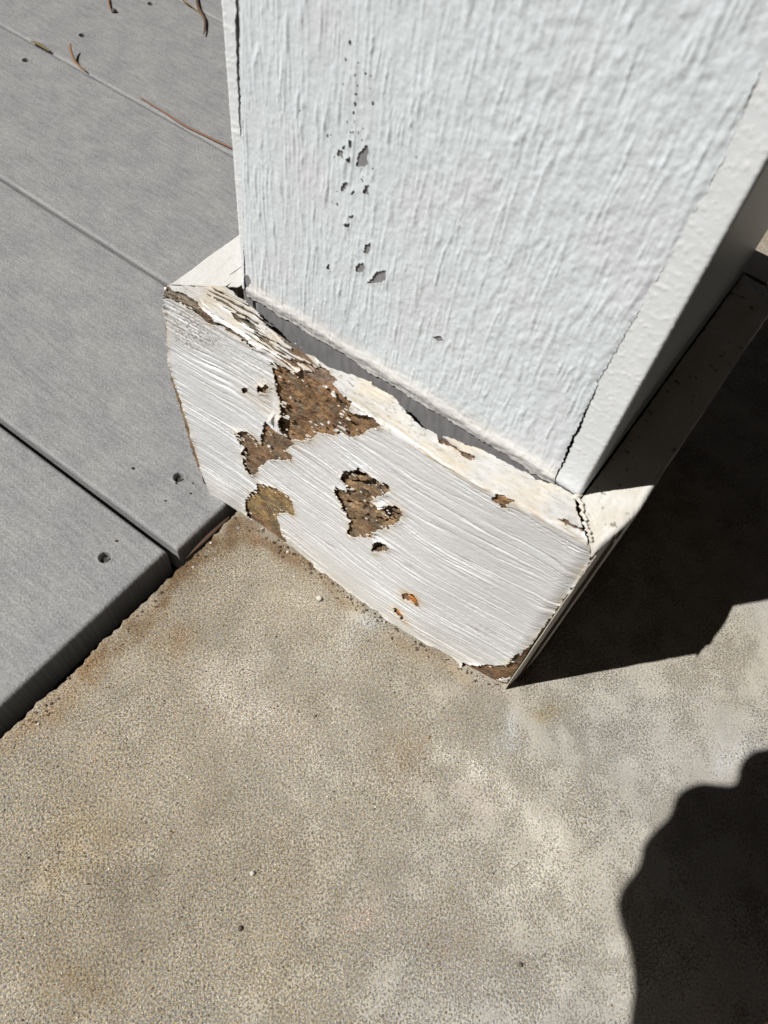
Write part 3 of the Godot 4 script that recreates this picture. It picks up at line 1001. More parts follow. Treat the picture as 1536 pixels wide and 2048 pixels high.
			fv = (v - 48.0) / 4.0
			lift += 1.6 * exp(-near / 2.0) * exp(-fx * fx - fv * fv)
			var w := skirt(fz, v, 0.15 + h + lift)
			pos[q] = Vector3(x, w.y, w.x) * MM
			sd[q] = s
			# colour: white, creamier on the weathered top, stained where water sat
			var t := 1.0 + 0.035 * wob.get_noise_2d(x * 0.06, v * 0.15)
			var c := Color(0.67 * t, 0.685 * t, 0.70 * t)
			var top := smoothstep(1.5, -2.0, v)
			c = c.lerp(Color(0.43, 0.425, 0.40), top * (0.75 + 0.3 * spot.get_noise_2d(x * 0.1, v * 0.3)))
			c = c.lerp(Color(0.20, 0.165, 0.12), 0.7 * speck)
			var seam := exp(-pow((v - 1.0) / 2.2, 2.0)) * smoothstep(-70.0, -40.0, x)
			c = c.lerp(Color(0.42, 0.35, 0.25), seam * clampf(0.35 + 0.9 * spot.get_noise_2d(x * 0.12, v * 0.5), 0.0, 0.8))
			var mo := mould.at(pt)
			if mo > -5.0:
				var m := smoothstep(-4.0, 4.0, mo) * smoothstep(0.02, 0.25, jag.get_noise_2d(x * 0.5, v * 1.1) + 0.25 * spot.get_noise_2d(x * 0.1, v * 0.1))
				c = c.lerp(Color(0.17, 0.14, 0.075), 0.75 * m)
			if x < -120.0 and v < 42.0:  # specks of dirt in the creases of the upper left
				c = c.lerp(Color(0.22, 0.18, 0.14), 0.55 * smoothstep(0.25, 0.5, jag.get_noise_2d(x * 0.3 + 70.0, v * 1.3)) * smoothstep(42.0, 10.0, v))
			c = c.lerp(Color(0.30, 0.27, 0.23), clampf(amp * crease * 0.55 + amp2 * crease2 * 0.25, 0.0, 0.6) * clampf(0.3 + 1.2 * spot.get_noise_2d(x * 0.03 + 44.0, v * 0.05), 0.0, 1.0))
			var damp := exp(-near / 1.8) * clampf(0.3 + wob.get_noise_2d(x * 0.05 + 10.0, v * 0.05), 0.0, 0.7)
			c = c.lerp(Color(0.56, 0.47, 0.33), damp)
			fx = (x + 131.0) / 9.0; fv = (v - 34.0) / 6.0
			c = c.lerp(Color(0.55, 0.43, 0.24), 0.55 * exp(-fx * fx - fv * fv) * clampf(0.5 + spot.get_noise_2d(x * 0.2, v * 0.5), 0.0, 1.0))
			for r in [[-42.0, 103.0, 4.5], [-46.5, 124.0, 4.0], [-41.5, 129.0, 3.0]]:
				fx = (x - r[0]) / r[2]; fv = (v - r[1]) / r[2]
				c = c.lerp(Color(0.58, 0.33, 0.08), 0.8 * exp(-fx * fx - fv * fv))
			var foot := smoothstep(110.0, 140.0, v)
			c = c.lerp(Color(0.64, 0.63, 0.59), 0.7 * foot)
			col[q] = c
	var skin := put("paint_film", film(nx, ny, pos, col, sd, 0.42 * MM, Vector3(0, 0.3, 1), Color(0.50, 0.47, 0.42)), M.paint, board)
	skin.set_meta("label", "peeling white paint skin with ragged holes and wood grain")
	# -- rusted nail heads in their holes
	var rust := mat(Color(0.42, 0.15, 0.03), 0.85)
	for e in [[-41.0, 103.4, 2.9, 1.7, 0.55], [-45.6, 123.6, 2.5, 1.1, 0.75]]:
		var sp := SphereMesh.new()
		sp.radius = 1.0
		sp.height = 2.0
		sp.radial_segments = 20
		sp.rings = 10
		var n := put("nail", sp, rust, board)
		n.transform = Transform3D(Basis(Vector3(0, 0, 1), -e[4]) * Basis.from_scale(Vector3(e[2], e[3], 0.7) * MM), Vector3(e[0], 140.0 - e[1], front_z(e[0], e[1]) - 0.25) * MM)
	# -- curled flakes that hang on by one edge
	for f in [[-122.5, 30.0, 2.6, 11.0, 0.35, 0.9], [-10.0, 137.2, 4.2, 4.6, -0.5, 0.5], [-67.0, 46.5, 6.0, 2.2, 0.1, 0.5], [-144.0, 74.0, 2.2, 5.0, 0.2, 0.4]]:
		var n := 9
		var fp := PackedVector3Array()
		var fc := PackedColorArray()
		for j in n:
			for i in n:
				var a := i / (n - 1.0) - 0.5
				var b := j / (n - 1.0)
				var ww: float = f[2] * (1.0 - 0.75 * b * b) * (1.0 + 0.3 * jag.get_noise_2d(b * 9.0, f[0]))
				var o := Vector2(a * ww, b * f[3]).rotated(f[4])
				var z: float = front_z(f[0], f[1]) + 0.5 + f[5] * 2.2 * b * b + 0.6 * sin(a * 3.0) * b
				fp.append(Vector3(f[0] + o.x, 140.0 - f[1] - o.y, z) * MM)
				fc.append(Color(0.70, 0.69, 0.66).lerp(Color(0.55, 0.45, 0.3), 0.35 * b))
		put("paint_flake", sheet(n, n, fp, fc, Vector3(0, 0, 1)), M.paint, board)
	print("base front ", Time.get_ticks_msec() - t0)

func base_side(root: Node3D, holder: Vector3, side: int) -> void:
	# side 0 is the right board, 1 the left one; a runs back from the mitre
	var t0 := Time.get_ticks_msec()
	var wood_n := noise(1.0, 91 + side, 2)
	var jag := noise(1.0, 93 + side, 3)
	var wob := noise(1.0, 95 + side, 2)
	var wide := 19.6 if side == 0 else 23.6       # from the post to the outer face
	var inner := 1.3 if side == 0 else 1.6
	var long := -158.5 if side == 0 else -176.0
	var vs := steps(-22.5, 30.0, 0.55) if side == 0 else steps(-23.0, 12.0, 0.55)
	for v in ([34.0, 40.0, 48.0, 58.0, 70.0, 84.0, 100.0, 118.0, 132.0, 140.0] if side == 0 else [16.0, 24.0, 40.0, 70.0, 110.0, 140.0]): vs.append(v)
	var zs := steps(20.0, long, 0.6)
	var nx := zs.size()
	var ny := vs.size()
	var pos := PackedVector3Array()
	var col := PackedColorArray()
	var sd := PackedFloat32Array()
	var wp := PackedVector3Array()
	var wc := PackedColorArray()
	var sgn := 1.0 if side == 0 else -1.0
	var x0 := 0.0 if side == 0 else -156.0
	var core := PackedFloat32Array()
	for v in vs:
		for z in zs:
			var out := wide + 0.4 * wob.get_noise_1d(z * 0.02)
			if side == 0: out -= 3.6 * pow(clampf((z + 12.0) / 26.0, 0.0, 1.0), 1.6)
			var o: float = out + minf(v, 0.0)      # distance out from the post along the top
			var lim := (out - 0.5) if v > 0.0 else o
			var mitre := 1.0 + lim * (19.0 / 15.2 if side == 0 else 19.0 / 23.0) - z - 1.7
			if side == 0: mitre = minf(mitre, 14.2 + 0.5 * jag.get_noise_1d(v * 0.2) - z if v > 0.0 else 99.0)
			var js := 0.5 * jag.get_noise_2d(z * 0.12, v * 0.15) + 0.35 * jag.get_noise_2d(z * 0.6, v * 0.6)
			var s := minf(mitre + 0.5 * js, o - inner + 0.6 * js)
			s = minf(s, z - long - 3.0 + 2.5 * js)
			var rough := wood_n.get_noise_2d(z * 0.05, v * 0.5)
			var h := 0.12 * rough + 0.10 * jag.get_noise_2d(z * 0.25, v * 0.3)
			# short cracks across the top near the mitre
			if v < 0.5:
				var ck := absf(jag.get_noise_2d(z * 0.10 + o * 0.12, o * 0.22 - z * 0.05 + 30.0))
				var where := smoothstep(0.05, 0.3, wob.get_noise_2d(z * 0.06, o * 0.1) + (0.35 if z > -25.0 else -0.25))
				h -= 0.22 * exp(-pow(ck / 0.035, 2.0)) * where
				if ck < 0.012 and where > 0.6: s = minf(s, ck - 0.008)
			if side == 1 and z > -12.0 and v < -6.0:
				s = minf(s, (jag.get_noise_2d(z * 0.035 + 4.0, v * 0.30 + 50.0) + 0.36 + 0.25 * smoothstep(-14.0, -8.0, v)) * 3.0)
			h += 0.35 * exp(-maxf(s, 0.0) / 1.2) * clampf(0.4 + wob.get_noise_2d(z * 0.08, v * 0.1), 0.0, 1.0)
			if z < long + 18.0: h += 0.8 * wob.get_noise_2d(z * 0.12, v * 0.12)
			var w := skirt(out, v, 0.1 + h)
			pos.append(Vector3(x0 + sgn * w.x, w.y, z) * MM)
			sd.append(s)
			var c := Color(0.68, 0.67, 0.63).lerp(Color(0.60, 0.57, 0.50), clampf(0.5 + wob.get_noise_2d(z * 0.04, v * 0.08), 0.0, 1.0) * smoothstep(2.0, -4.0, v))
			c = c.lerp(Color(0.16, 0.13, 0.09), 0.75 * smoothstep(0.52, 0.56, jag.get_noise_2d(z * 0.16 + 90.0, v * 0.16)))
			if side == 1: c = c.lerp(Color(0.56, 0.56, 0.55), 0.8)
			col.append(c)
	# the wood underneath: a closed bar with mitred front end
	var st := SurfaceTool.new()
	st.begin(Mesh.PRIMITIVE_TRIANGLES)
	var a := [Vector2(inner + 0.4, 0), Vector2(inner + 0.4, 139.3), Vector2(wide - 1.8, 139.3), Vector2(wide - 0.8, 138.2), Vector2(wide - 0.8, 0)]
	var ends := []
	for p: Vector2 in a:
		var zf := p.x * (19.0 / 15.2 if side == 0 else 19.0 / 23.0) - 0.6
		if side == 0: zf = minf(zf, 6.0)
		ends.append([Vector3(x0 + sgn * p.x, p.y, zf) * MM, Vector3(x0 + sgn * p.x, p.y, long + 1.2 * jag.get_noise_1d(p.y)) * MM])
	for i in 5:
		var b: Array = ends[i]
		var d: Array = ends[(i + 1) % 5]
		for v in ([b[0], d[0], b[1], d[0], d[1], b[1]] if side == 1 else [b[0], b[1], d[0], d[0], b[1], d[1]]): st.add_vertex(v)
	for e in 2:
		for i in range(1, 4):
			var tri := [ends[0][e], ends[i][e], ends[i + 1][e]]
			if (e == 0) == (side == 0): tri.reverse()
			for v in tri: st.add_vertex(v)
	st.set_smooth_group(-1)
	st.generate_normals()
	var board := put("base_board", st.commit(), mat(Color(0.11, 0.08, 0.05), 0.95), root)
	board.position = holder
	put("paint_film", film(nx, ny, pos, col, sd, 0.4 * MM, Vector3(sgn * 0.7, 1, 0), Color(0.5, 0.47, 0.4)), M.paint, board)
	# the cracked bead of filler in the right mitre
	if side == 0:
		var n := 60
		var bp := PackedVector3Array()
		var bc := PackedColorArray()
		var bead := noise(1.0, 97, 3)
		for j in n:
			var k := j / (n - 1.0)
			var path := Vector3(-0.6 + 13.6 * k, 141.0, 0.4 + 14.8 * k)
			if k > 0.93: path.y -= (k - 0.93) * 60.0
			path += Vector3(1, 0, -0.7) * (1.0 * bead.get_noise_1d(k * 7.0))
			for i in 9:
				var b := i / 8.0 - 0.5
				var ww := 1.5 + 0.9 * bead.get_noise_1d(k * 9.0 + 40.0)
				if k < 0.12: ww += (0.12 - k) * 22.0
				bp.append((path + Vector3(0.74, 0, -0.67) * (b * ww) + Vector3(0, 0.9 * (1.0 - 4.0 * b * b) * 0.8 - 0.2 + 0.25 * bead.get_noise_2d(k * 16.0, b * 3.0), 0)) * MM)
				bc.append(Color(0.52, 0.50, 0.45).lerp(Color(0.30, 0.26, 0.19), clampf(bead.get_noise_2d(k * 30.0 + 9.0, b * 5.0), 0.0, 0.7)))
		put("filler_bead", sheet(9, n, bp, bc, Vector3.UP), M.paint, root).position = holder
	print("base side ", Time.get_ticks_msec() - t0)

func base_back(root: Node3D, holder: Vector3) -> void:
	var st := SurfaceTool.new()
	st.begin(Mesh.PRIMITIVE_TRIANGLES)
	box_mesh(st, Vector3(-0.178, 0, -0.1790), Vector3(0.012, 0.1385, -0.1605))
	put("base_board", st.commit(), mat(Color(0.66, 0.64, 0.58), 0.6), root).position = holder

# ---- roof and wall added out of view to block sky and bounce light --------------------------------------------------------------------------------
func added_surroundings() -> void:
	var roof := thing("added_porch_roof", "unseen boarded porch roof with wide eave, added above the slab to block sky light", "roof", Vector3(0.8, 2.35, -0.8))  # added, unseen; eave widened to cut sky and bounce light
	var white := mat(Color(0.14, 0.12, 0.10), 0.8)  # dark tone, so the added roof throws little light back
	var st := SurfaceTool.new()
	st.begin(Mesh.PRIMITIVE_TRIANGLES)
	box_mesh(st, Vector3(-0.98, 0, -3.2), Vector3(-0.78, 0.22, 2.8))
	put("beam", st.commit(), white, roof)
	for k in 19:
		st = SurfaceTool.new()
		st.begin(Mesh.PRIMITIVE_TRIANGLES)
		box_mesh(st, Vector3(-1.88 + k * 0.25, 0.222, -3.4), Vector3(-1.636 + k * 0.25, 0.24, 2.95))
		put("plank", st.commit(), white, roof)
	st = SurfaceTool.new()
	st.begin(Mesh.PRIMITIVE_TRIANGLES)
	box_mesh(st, Vector3(-1.9, 0.243, -3.5), Vector3(2.9, 0.27, 3.0))
	put("shingle_sheet", st.commit(), mat(Color(0.06, 0.06, 0.06), 0.95), roof)
	var wall := thing("added_house_wall", "unseen dark lapped wall added at the back of the porch to block sky light", "wall", Vector3(2.9, 0, -1.0))  # added, unseen; dark wall that keeps the shade deep
	var paint := mat(Color(0.08, 0.075, 0.07), 0.8)
	for k in 14:
		st = SurfaceTool.new()
		st.begin(Mesh.PRIMITIVE_TRIANGLES)
		box_mesh(st, Vector3(0.003 * (k % 2), -0.12 + k * 0.2, -3.4), Vector3(0.06, 0.075 + k * 0.2, 3.8))
		put("siding_board", st.commit(), paint, wall)

# ---- small things lying about ---------------------------------------------------------------------------------------------------
func needle(pts: Array, wide: float, c: Color, label: String, called := "pine_needle", category := "pine needle", group := "dry needles on the decking") -> void:
	var path := PackedVector3Array()
	var rad := PackedFloat32Array()
	var o := Vector3(pts[0][0], 0, pts[0][2]) * MM
	var cv := Curve3D.new()
	for k in pts.size():
		var a: Vector3 = Vector3(pts[maxi(k - 1, 0)][0], pts[maxi(k - 1, 0)][1], pts[maxi(k - 1, 0)][2])
		var b: Vector3 = Vector3(pts[mini(k + 1, pts.size() - 1)][0], pts[mini(k + 1, pts.size() - 1)][1], pts[mini(k + 1, pts.size() - 1)][2])
		cv.add_point(Vector3(pts[k][0], pts[k][1], pts[k][2]) * MM - o, -(b - a) * MM / 6.0, (b - a) * MM / 6.0)
	cv.bake_interval = 0.002
	var baked := cv.get_baked_points()
	for k in baked.size():
		var t := k / (baked.size() - 1.0)
		path.append(baked[k])
		rad.append(wide * MM * (0.35 + 0.65 * sin(PI * clampf(t * 0.85 + 0.1, 0.0, 1.0))))
	var n := put(called, rod(path, rad, 7, 0.6), mat(c, 0.6))
	n.position = o
	tag(n, label, category, group)

func litter() -> void:
	needle([[-472, 0.2, -220.8], [-445, 0.2, -219.5], [-421.6, 0.3, -218.0], [-395, 0.5, -219.5], [-372, 0.8, -221.2], [-340, 0.6, -224]], 0.95, Color(0.19, 0.09, 0.045), "long reddish brown pine needle lying in the deck joint beside the post")
	needle([[-592, 0.4, -215.9], [-583, 0.7, -216.5], [-570, 0.4, -216.3]], 1.4, Color(0.13, 0.10, 0.03), "short olive green needle lying flat in the deck joint")
	needle([[-558, 6.5, -229.0], [-553, 4.5, -224], [-543, 1.0, -219], [-528, 0.5, -216.4]], 1.2, Color(0.21, 0.11, 0.045), "short orange brown needle standing up out of the deck joint")
	needle([[-560, 1.0, -377], [-540, 1.5, -358], [-521, 1.2, -346], [-510, 1.0, -335], [-503, 1.5, -326]], 1.4, Color(0.10, 0.062, 0.035), "thick dark forked twig at the top of the deck")
	needle([[-578, 1.0, -366], [-559, 1.2, -357.5], [-537, 1.6, -352], [-523, 1.8, -346]], 0.8, Color(0.21, 0.15, 0.07), "thin tan needle crossing the dark twig at the top of the deck")
	needle([[-606, 0.6, -313], [-594, 0.8, -303], [-585, 0.5, -297]], 0.9, Color(0.22, 0.12, 0.06), "tiny brown needle end at the top edge of the deck")
	# strip of bark in the joint between deck and slab
	needle([[-158.2, -9, 55], [-157.6, -8, 45], [-157.3, -7.5, 34], [-157.6, -8.5, 22]], 1.3, Color(0.06, 0.032, 0.018), "dark strip of bark wedged in the joint under the post corner", "bark_strip", "bark", "")
	var grain := SphereMesh.new()
	grain.radius = 0.5
	grain.height = 1.0
	grain.radial_segments = 6
	grain.rings = 3
	var mm := MultiMesh.new()
	mm.transform_format = MultiMesh.TRANSFORM_3D
	mm.use_colors = true
	mm.mesh = grain
	mm.instance_count = 9000
	var gr := RandomNumberGenerator.new()
	gr.seed = 77
	var where := noise(0.02, 78, 2)
	for k in mm.instance_count:
		var x := 0.0
		var z := 0.0
		for tries in 12:
			x = gr.randf_range(-148.0, 170.0)
			z = gr.randf_range(-60.0, 250.0)
			if x < 20.0 and z < 23.0: continue
			if gr.randf() < clampf(0.35 + (z - x) / 260.0 + where.get_noise_2d(x, z), 0.05, 1.0): break
		if x < 20.0 and z < 23.0: z = gr.randf_range(24.0, 250.0)
		var d := (0.35 + 0.75 * pow(gr.randf(), 3.0)) * MM
		var b := Basis.from_euler(Vector3(gr.randf() * TAU, gr.randf() * TAU, 0)) * Basis.from_scale(Vector3(d, d * gr.randf_range(0.5, 0.9), d * gr.randf_range(0.6, 1.0)))
		mm.set_instance_transform(k, Transform3D(b, Vector3(x * MM, d * gr.randf_range(-0.12, 0.22), z * MM)))
		var pick := gr.randf()
		var c := Color(0.36, 0.32, 0.25)
		if pick < 0.30: c = Color(0.21, 0.17, 0.12)
		elif pick < 0.40: c = Color(0.07, 0.06, 0.05)
		elif pick < 0.50: c = Color(0.20, 0.11, 0.055)
		elif pick < 0.58: c = Color(0.58, 0.55, 0.48)
		var tone := gr.randf_range(0.75, 1.2)
		mm.set_instance_color(k, Color(c.r * tone, c.g * tone, c.b * tone))
	var sand := MultiMeshInstance3D.new()
	sand.name = "sand_grains"
	sand.multimesh = mm
	sand.material_override = M.rough
	add_child(sand)
	tag(sand, "loose and exposed sand grains of the worn concrete surface", "sand", "", "stuff")
	var chip := BoxMesh.new()
	chip.size = Vector3(1, 0.35, 0.7)
	mm = MultiMesh.new()
	mm.transform_format = MultiMesh.TRANSFORM_3D
	mm.use_colors = true
	mm.mesh = chip
	mm.instance_count = 520
	for k in mm.instance_count:
		var x := gr.randf_range(-146.0, 16.0)
		var z := front_z(x, 140.0) + 0.4 + absf(gr.randfn(0.0, 3.2))
		if k % 4 == 0:
			z = gr.randf_range(24.0, 175.0)
			x = -151.0 + absf(gr.randfn(0.0, 4.0))
		var d := (0.35 + 1.3 * pow(gr.randf(), 4.0)) * MM
		mm.set_instance_transform(k, Transform3D(Basis.from_euler(Vector3(gr.randf_range(-0.5, 0.5), gr.randf() * TAU, gr.randf_range(-0.5, 0.5))) * Basis.from_scale(Vector3.ONE * d), Vector3(x, d / MM * 0.2, z) * MM))
		var c := Color(0.10, 0.065, 0.04) if gr.randf() < 0.86 else Color(0.42, 0.40, 0.36)
		var tone := gr.randf_range(0.6, 1.3)
		mm.set_instance_color(k, Color(c.r * tone, c.g * tone, c.b * tone))
	var dirt := MultiMeshInstance3D.new()
	dirt.name = "dirt_crumbs"
	dirt.multimesh = mm
	dirt.material_override = M.rough
	add_child(dirt)
	tag(dirt, "crumbs of rotten wood, dirt and paint along the foot of the base board", "dirt", "", "stuff")
	# little stones and chips of paint on the slab
	var rng := RandomNumberGenerator.new()
	rng.seed = 5
	for e in [
		[-85.5, 33.3, 1.5, Color(0.48, 0.46, 0.40), "pebble", "round whitish pebble on the slab near the base board", "pebble", 0],
		[-115.4, 22.6, 0.9, Color(0.55, 0.52, 0.45), "pebble", "tiny pale grit grain at the foot of the peeled tan corner", "pebble", 0],
		[-27.5, 149.9, 1.1, Color(0.48, 0.46, 0.40), "pebble", "small white pebble on the tan sandy front of the slab", "pebble", 0],
		[-49.0, 81.7, 0.7, Color(0.10, 0.08, 0.06), "pebble", "tiny dark grit grain on the grey slab below the base board", "pebble", 0],
		[-18.0, 168.2, 1, Color(0.09, 0.07, 0.06), "pebble", "dark brown grit grain low on the slab", "pebble", 0],
		[81.7, 110.6, 0.9, Color(0.10, 0.09, 0.07), "pebble", "dark grit grain beside the rounded shadow on the slab", "pebble", 0],
		[-0.9, 57.2, 0.8, Color(0.35, 0.24, 0.12), "pebble", "small orange tan grit grain on the pale streak of the slab", "pebble", 0],
		[-215.8, 35.4, 0.8, Color(0.05, 0.045, 0.04), "crumb", "dark splinter crumb on the grey decking left of the post base", "crumb", -1],
		[-188.8, 73.1, 0.7, Color(0.09, 0.06, 0.03), "crumb", "brown splinter crumb above the screw hole nearest the camera", "crumb", -1],
		[-190.8, 27.5, 0.7, Color(0.06, 0.05, 0.045), "crumb", "dark crumb under the screw hole beside the post base", "crumb", -1],
		[-180.4, 27.4, 0.6, Color(0.07, 0.06, 0.05), "crumb", "dark crumb between the screw hole and the post base", "crumb", -1],
		[-187.2, 39.4, 0.6, Color(0.07, 0.06, 0.05), "crumb", "dark crumb near the edge of the open deck joint", "crumb", -1],
		[-184.0, 21.8, 0.5, Color(0.07, 0.06, 0.05), "crumb", "tiny dark crumb touching the peeling left edge of the base", "crumb", -1],
		[-584.4, -299.4, 2.2, Color(0.06, 0.05, 0.045), "crumb", "dark crumb high on the decking near the twigs", "crumb", -1],
	]:
		var sp := SphereMesh.new()
		sp.radius = e[2] * MM
		sp.height = e[2] * MM * 1.5
		sp.radial_segments = 12
		sp.rings = 7
		var st := SurfaceTool.new()
		st.create_from(sp, 0)
		var arr := st.commit_to_arrays()
		var v: PackedVector3Array = arr[Mesh.ARRAY_VERTEX]
		var jn := noise(700.0, rng.randi() % 1000, 2)
		for k in v.size(): v[k] *= 1.0 + 0.35 * jn.get_noise_3dv(v[k])
		arr[Mesh.ARRAY_VERTEX] = v
		arr[Mesh.ARRAY_NORMAL] = null
		var am := ArrayMesh.new()
		am.add_surface_from_arrays(Mesh.PRIMITIVE_TRIANGLES, arr)
		st = SurfaceTool.new()
		st.create_from(am, 0)
		st.generate_normals()
		var o := put(e[4], st.commit(), mat(e[3], 0.8))
		o.position = Vector3(e[0], e[2] * 0.55 + e[7], e[1]) * MM
		tag(o, e[5], e[6])

# ---- the person who holds the camera; only a shadow and the tip of a shoe reach the picture --------------------------------------
func seg_field(F: PackedFloat32Array, dim: Vector3i, org: Vector3, cell: float, a: Vector3, b: Vector3, ra: float, rb: float, k: float) -> void:
	var rmax := maxf(ra, rb) + k + cell * 2.0
	var lo := ((a.min(b) - Vector3.ONE * rmax - org) / cell).floor()
	var hi := ((a.max(b) + Vector3.ONE * rmax - org) / cell).ceil()
	var e := b - a
	var l := maxf(e.length_squared(), 1e-9)
	for z in range(maxi(0, int(lo.z)), mini(dim.z - 1, int(hi.z)) + 1):
		for y in range(maxi(0, int(lo.y)), mini(dim.y - 1, int(hi.y)) + 1):
			var q := (z * dim.y + y) * dim.x
			for x in range(maxi(0, int(lo.x)), mini(dim.x - 1, int(hi.x)) + 1):
				var p := org + Vector3(x, y, z) * cell - a
				var t := clampf(p.dot(e) / l, 0.0, 1.0)
				var d := (p - e * t).length() - lerpf(ra, rb, t)
				var o := F[q + x]
				var h := maxf(k - absf(d - o), 0.0) / k
				F[q + x] = minf(d, o) - h * h * k * 0.25

func net(bones: Array, cell: float, k: float) -> ArrayMesh:  # bones: from, to, radius, radius
	var lo := Vector3.ONE * 1e9
	var hi := -lo
	for b in bones:
		var r := Vector3.ONE * (maxf(b[2], b[3]) + cell * 3.0)
		lo = lo.min(b[0] - r).min(b[1] - r)
		hi = hi.max(b[0] + r).max(b[1] + r)
	var dim := Vector3i(((hi - lo) / cell).ceil()) + Vector3i.ONE
	var F := PackedFloat32Array()
	F.resize(dim.x * dim.y * dim.z)
	F.fill(1.0)
	for b in bones: seg_field(F, dim, lo, cell, b[0], b[1], b[2], b[3], k)
	var sx := 1
	var sy := dim.x
	var sz := dim.x * dim.y
	var id := {}
	var st := SurfaceTool.new()
	st.begin(Mesh.PRIMITIVE_TRIANGLES)
	var off := [0, sx, sy, sx + sy, sz, sx + sz, sy + sz, sx + sy + sz]
	var at := [Vector3(0, 0, 0), Vector3(1, 0, 0), Vector3(0, 1, 0), Vector3(1, 1, 0), Vector3(0, 0, 1), Vector3(1, 0, 1), Vector3(0, 1, 1), Vector3(1, 1, 1)]
	var edges := [[0, 1], [2, 3], [4, 5], [6, 7], [0, 2], [1, 3], [4, 6], [5, 7], [0, 4], [1, 5], [2, 6], [3, 7]]
	var cells := PackedInt32Array()
	for z in dim.z - 1:
		for y in dim.y - 1:
			for x in dim.x - 1:
				var q := z * sz + y * sy + x
				var inn := F[q] < 0.0
				if inn == (F[q + 1] < 0.0) and inn == (F[q + sy] < 0.0) and inn == (F[q + sy + 1] < 0.0) and inn == (F[q + sz] < 0.0) and inn == (F[q + sz + 1] < 0.0) and inn == (F[q + sz + sy] < 0.0) and inn == (F[q + sz + sy + 1] < 0.0): continue
				var s := Vector3.ZERO
				var n := 0
				for e in edges:
					var fa := F[q + off[e[0]]]
					var fb := F[q + off[e[1]]]
					if (fa < 0.0) != (fb < 0.0):
						s += at[e[0]].lerp(at[e[1]], fa / (fa - fb))
						n += 1
				id[q] = cells.size()
				cells.append(q)
				st.add_vertex(lo + (Vector3(x, y, z) + s / n) * cell)
	for q in cells:
		var fa := F[q] < 0.0
		for ax in 3:
			var d: int = [sx, sy, sz][ax]
			if fa == (F[q + d] < 0.0): continue
			var u: int = [sy, sz, sx][ax]
			var v: int = [sz, sx, sy][ax]
			if not (id.has(q - u) and id.has(q - v) and id.has(q - u - v)): continue
			var quad := [id[q], id[q - u], id[q - u - v], id[q - v]]
			if fa: quad.reverse()
			for i in [0, 1, 2, 0, 2, 3]: st.add_index(quad[i])
	st.generate_normals()
	return st.commit()

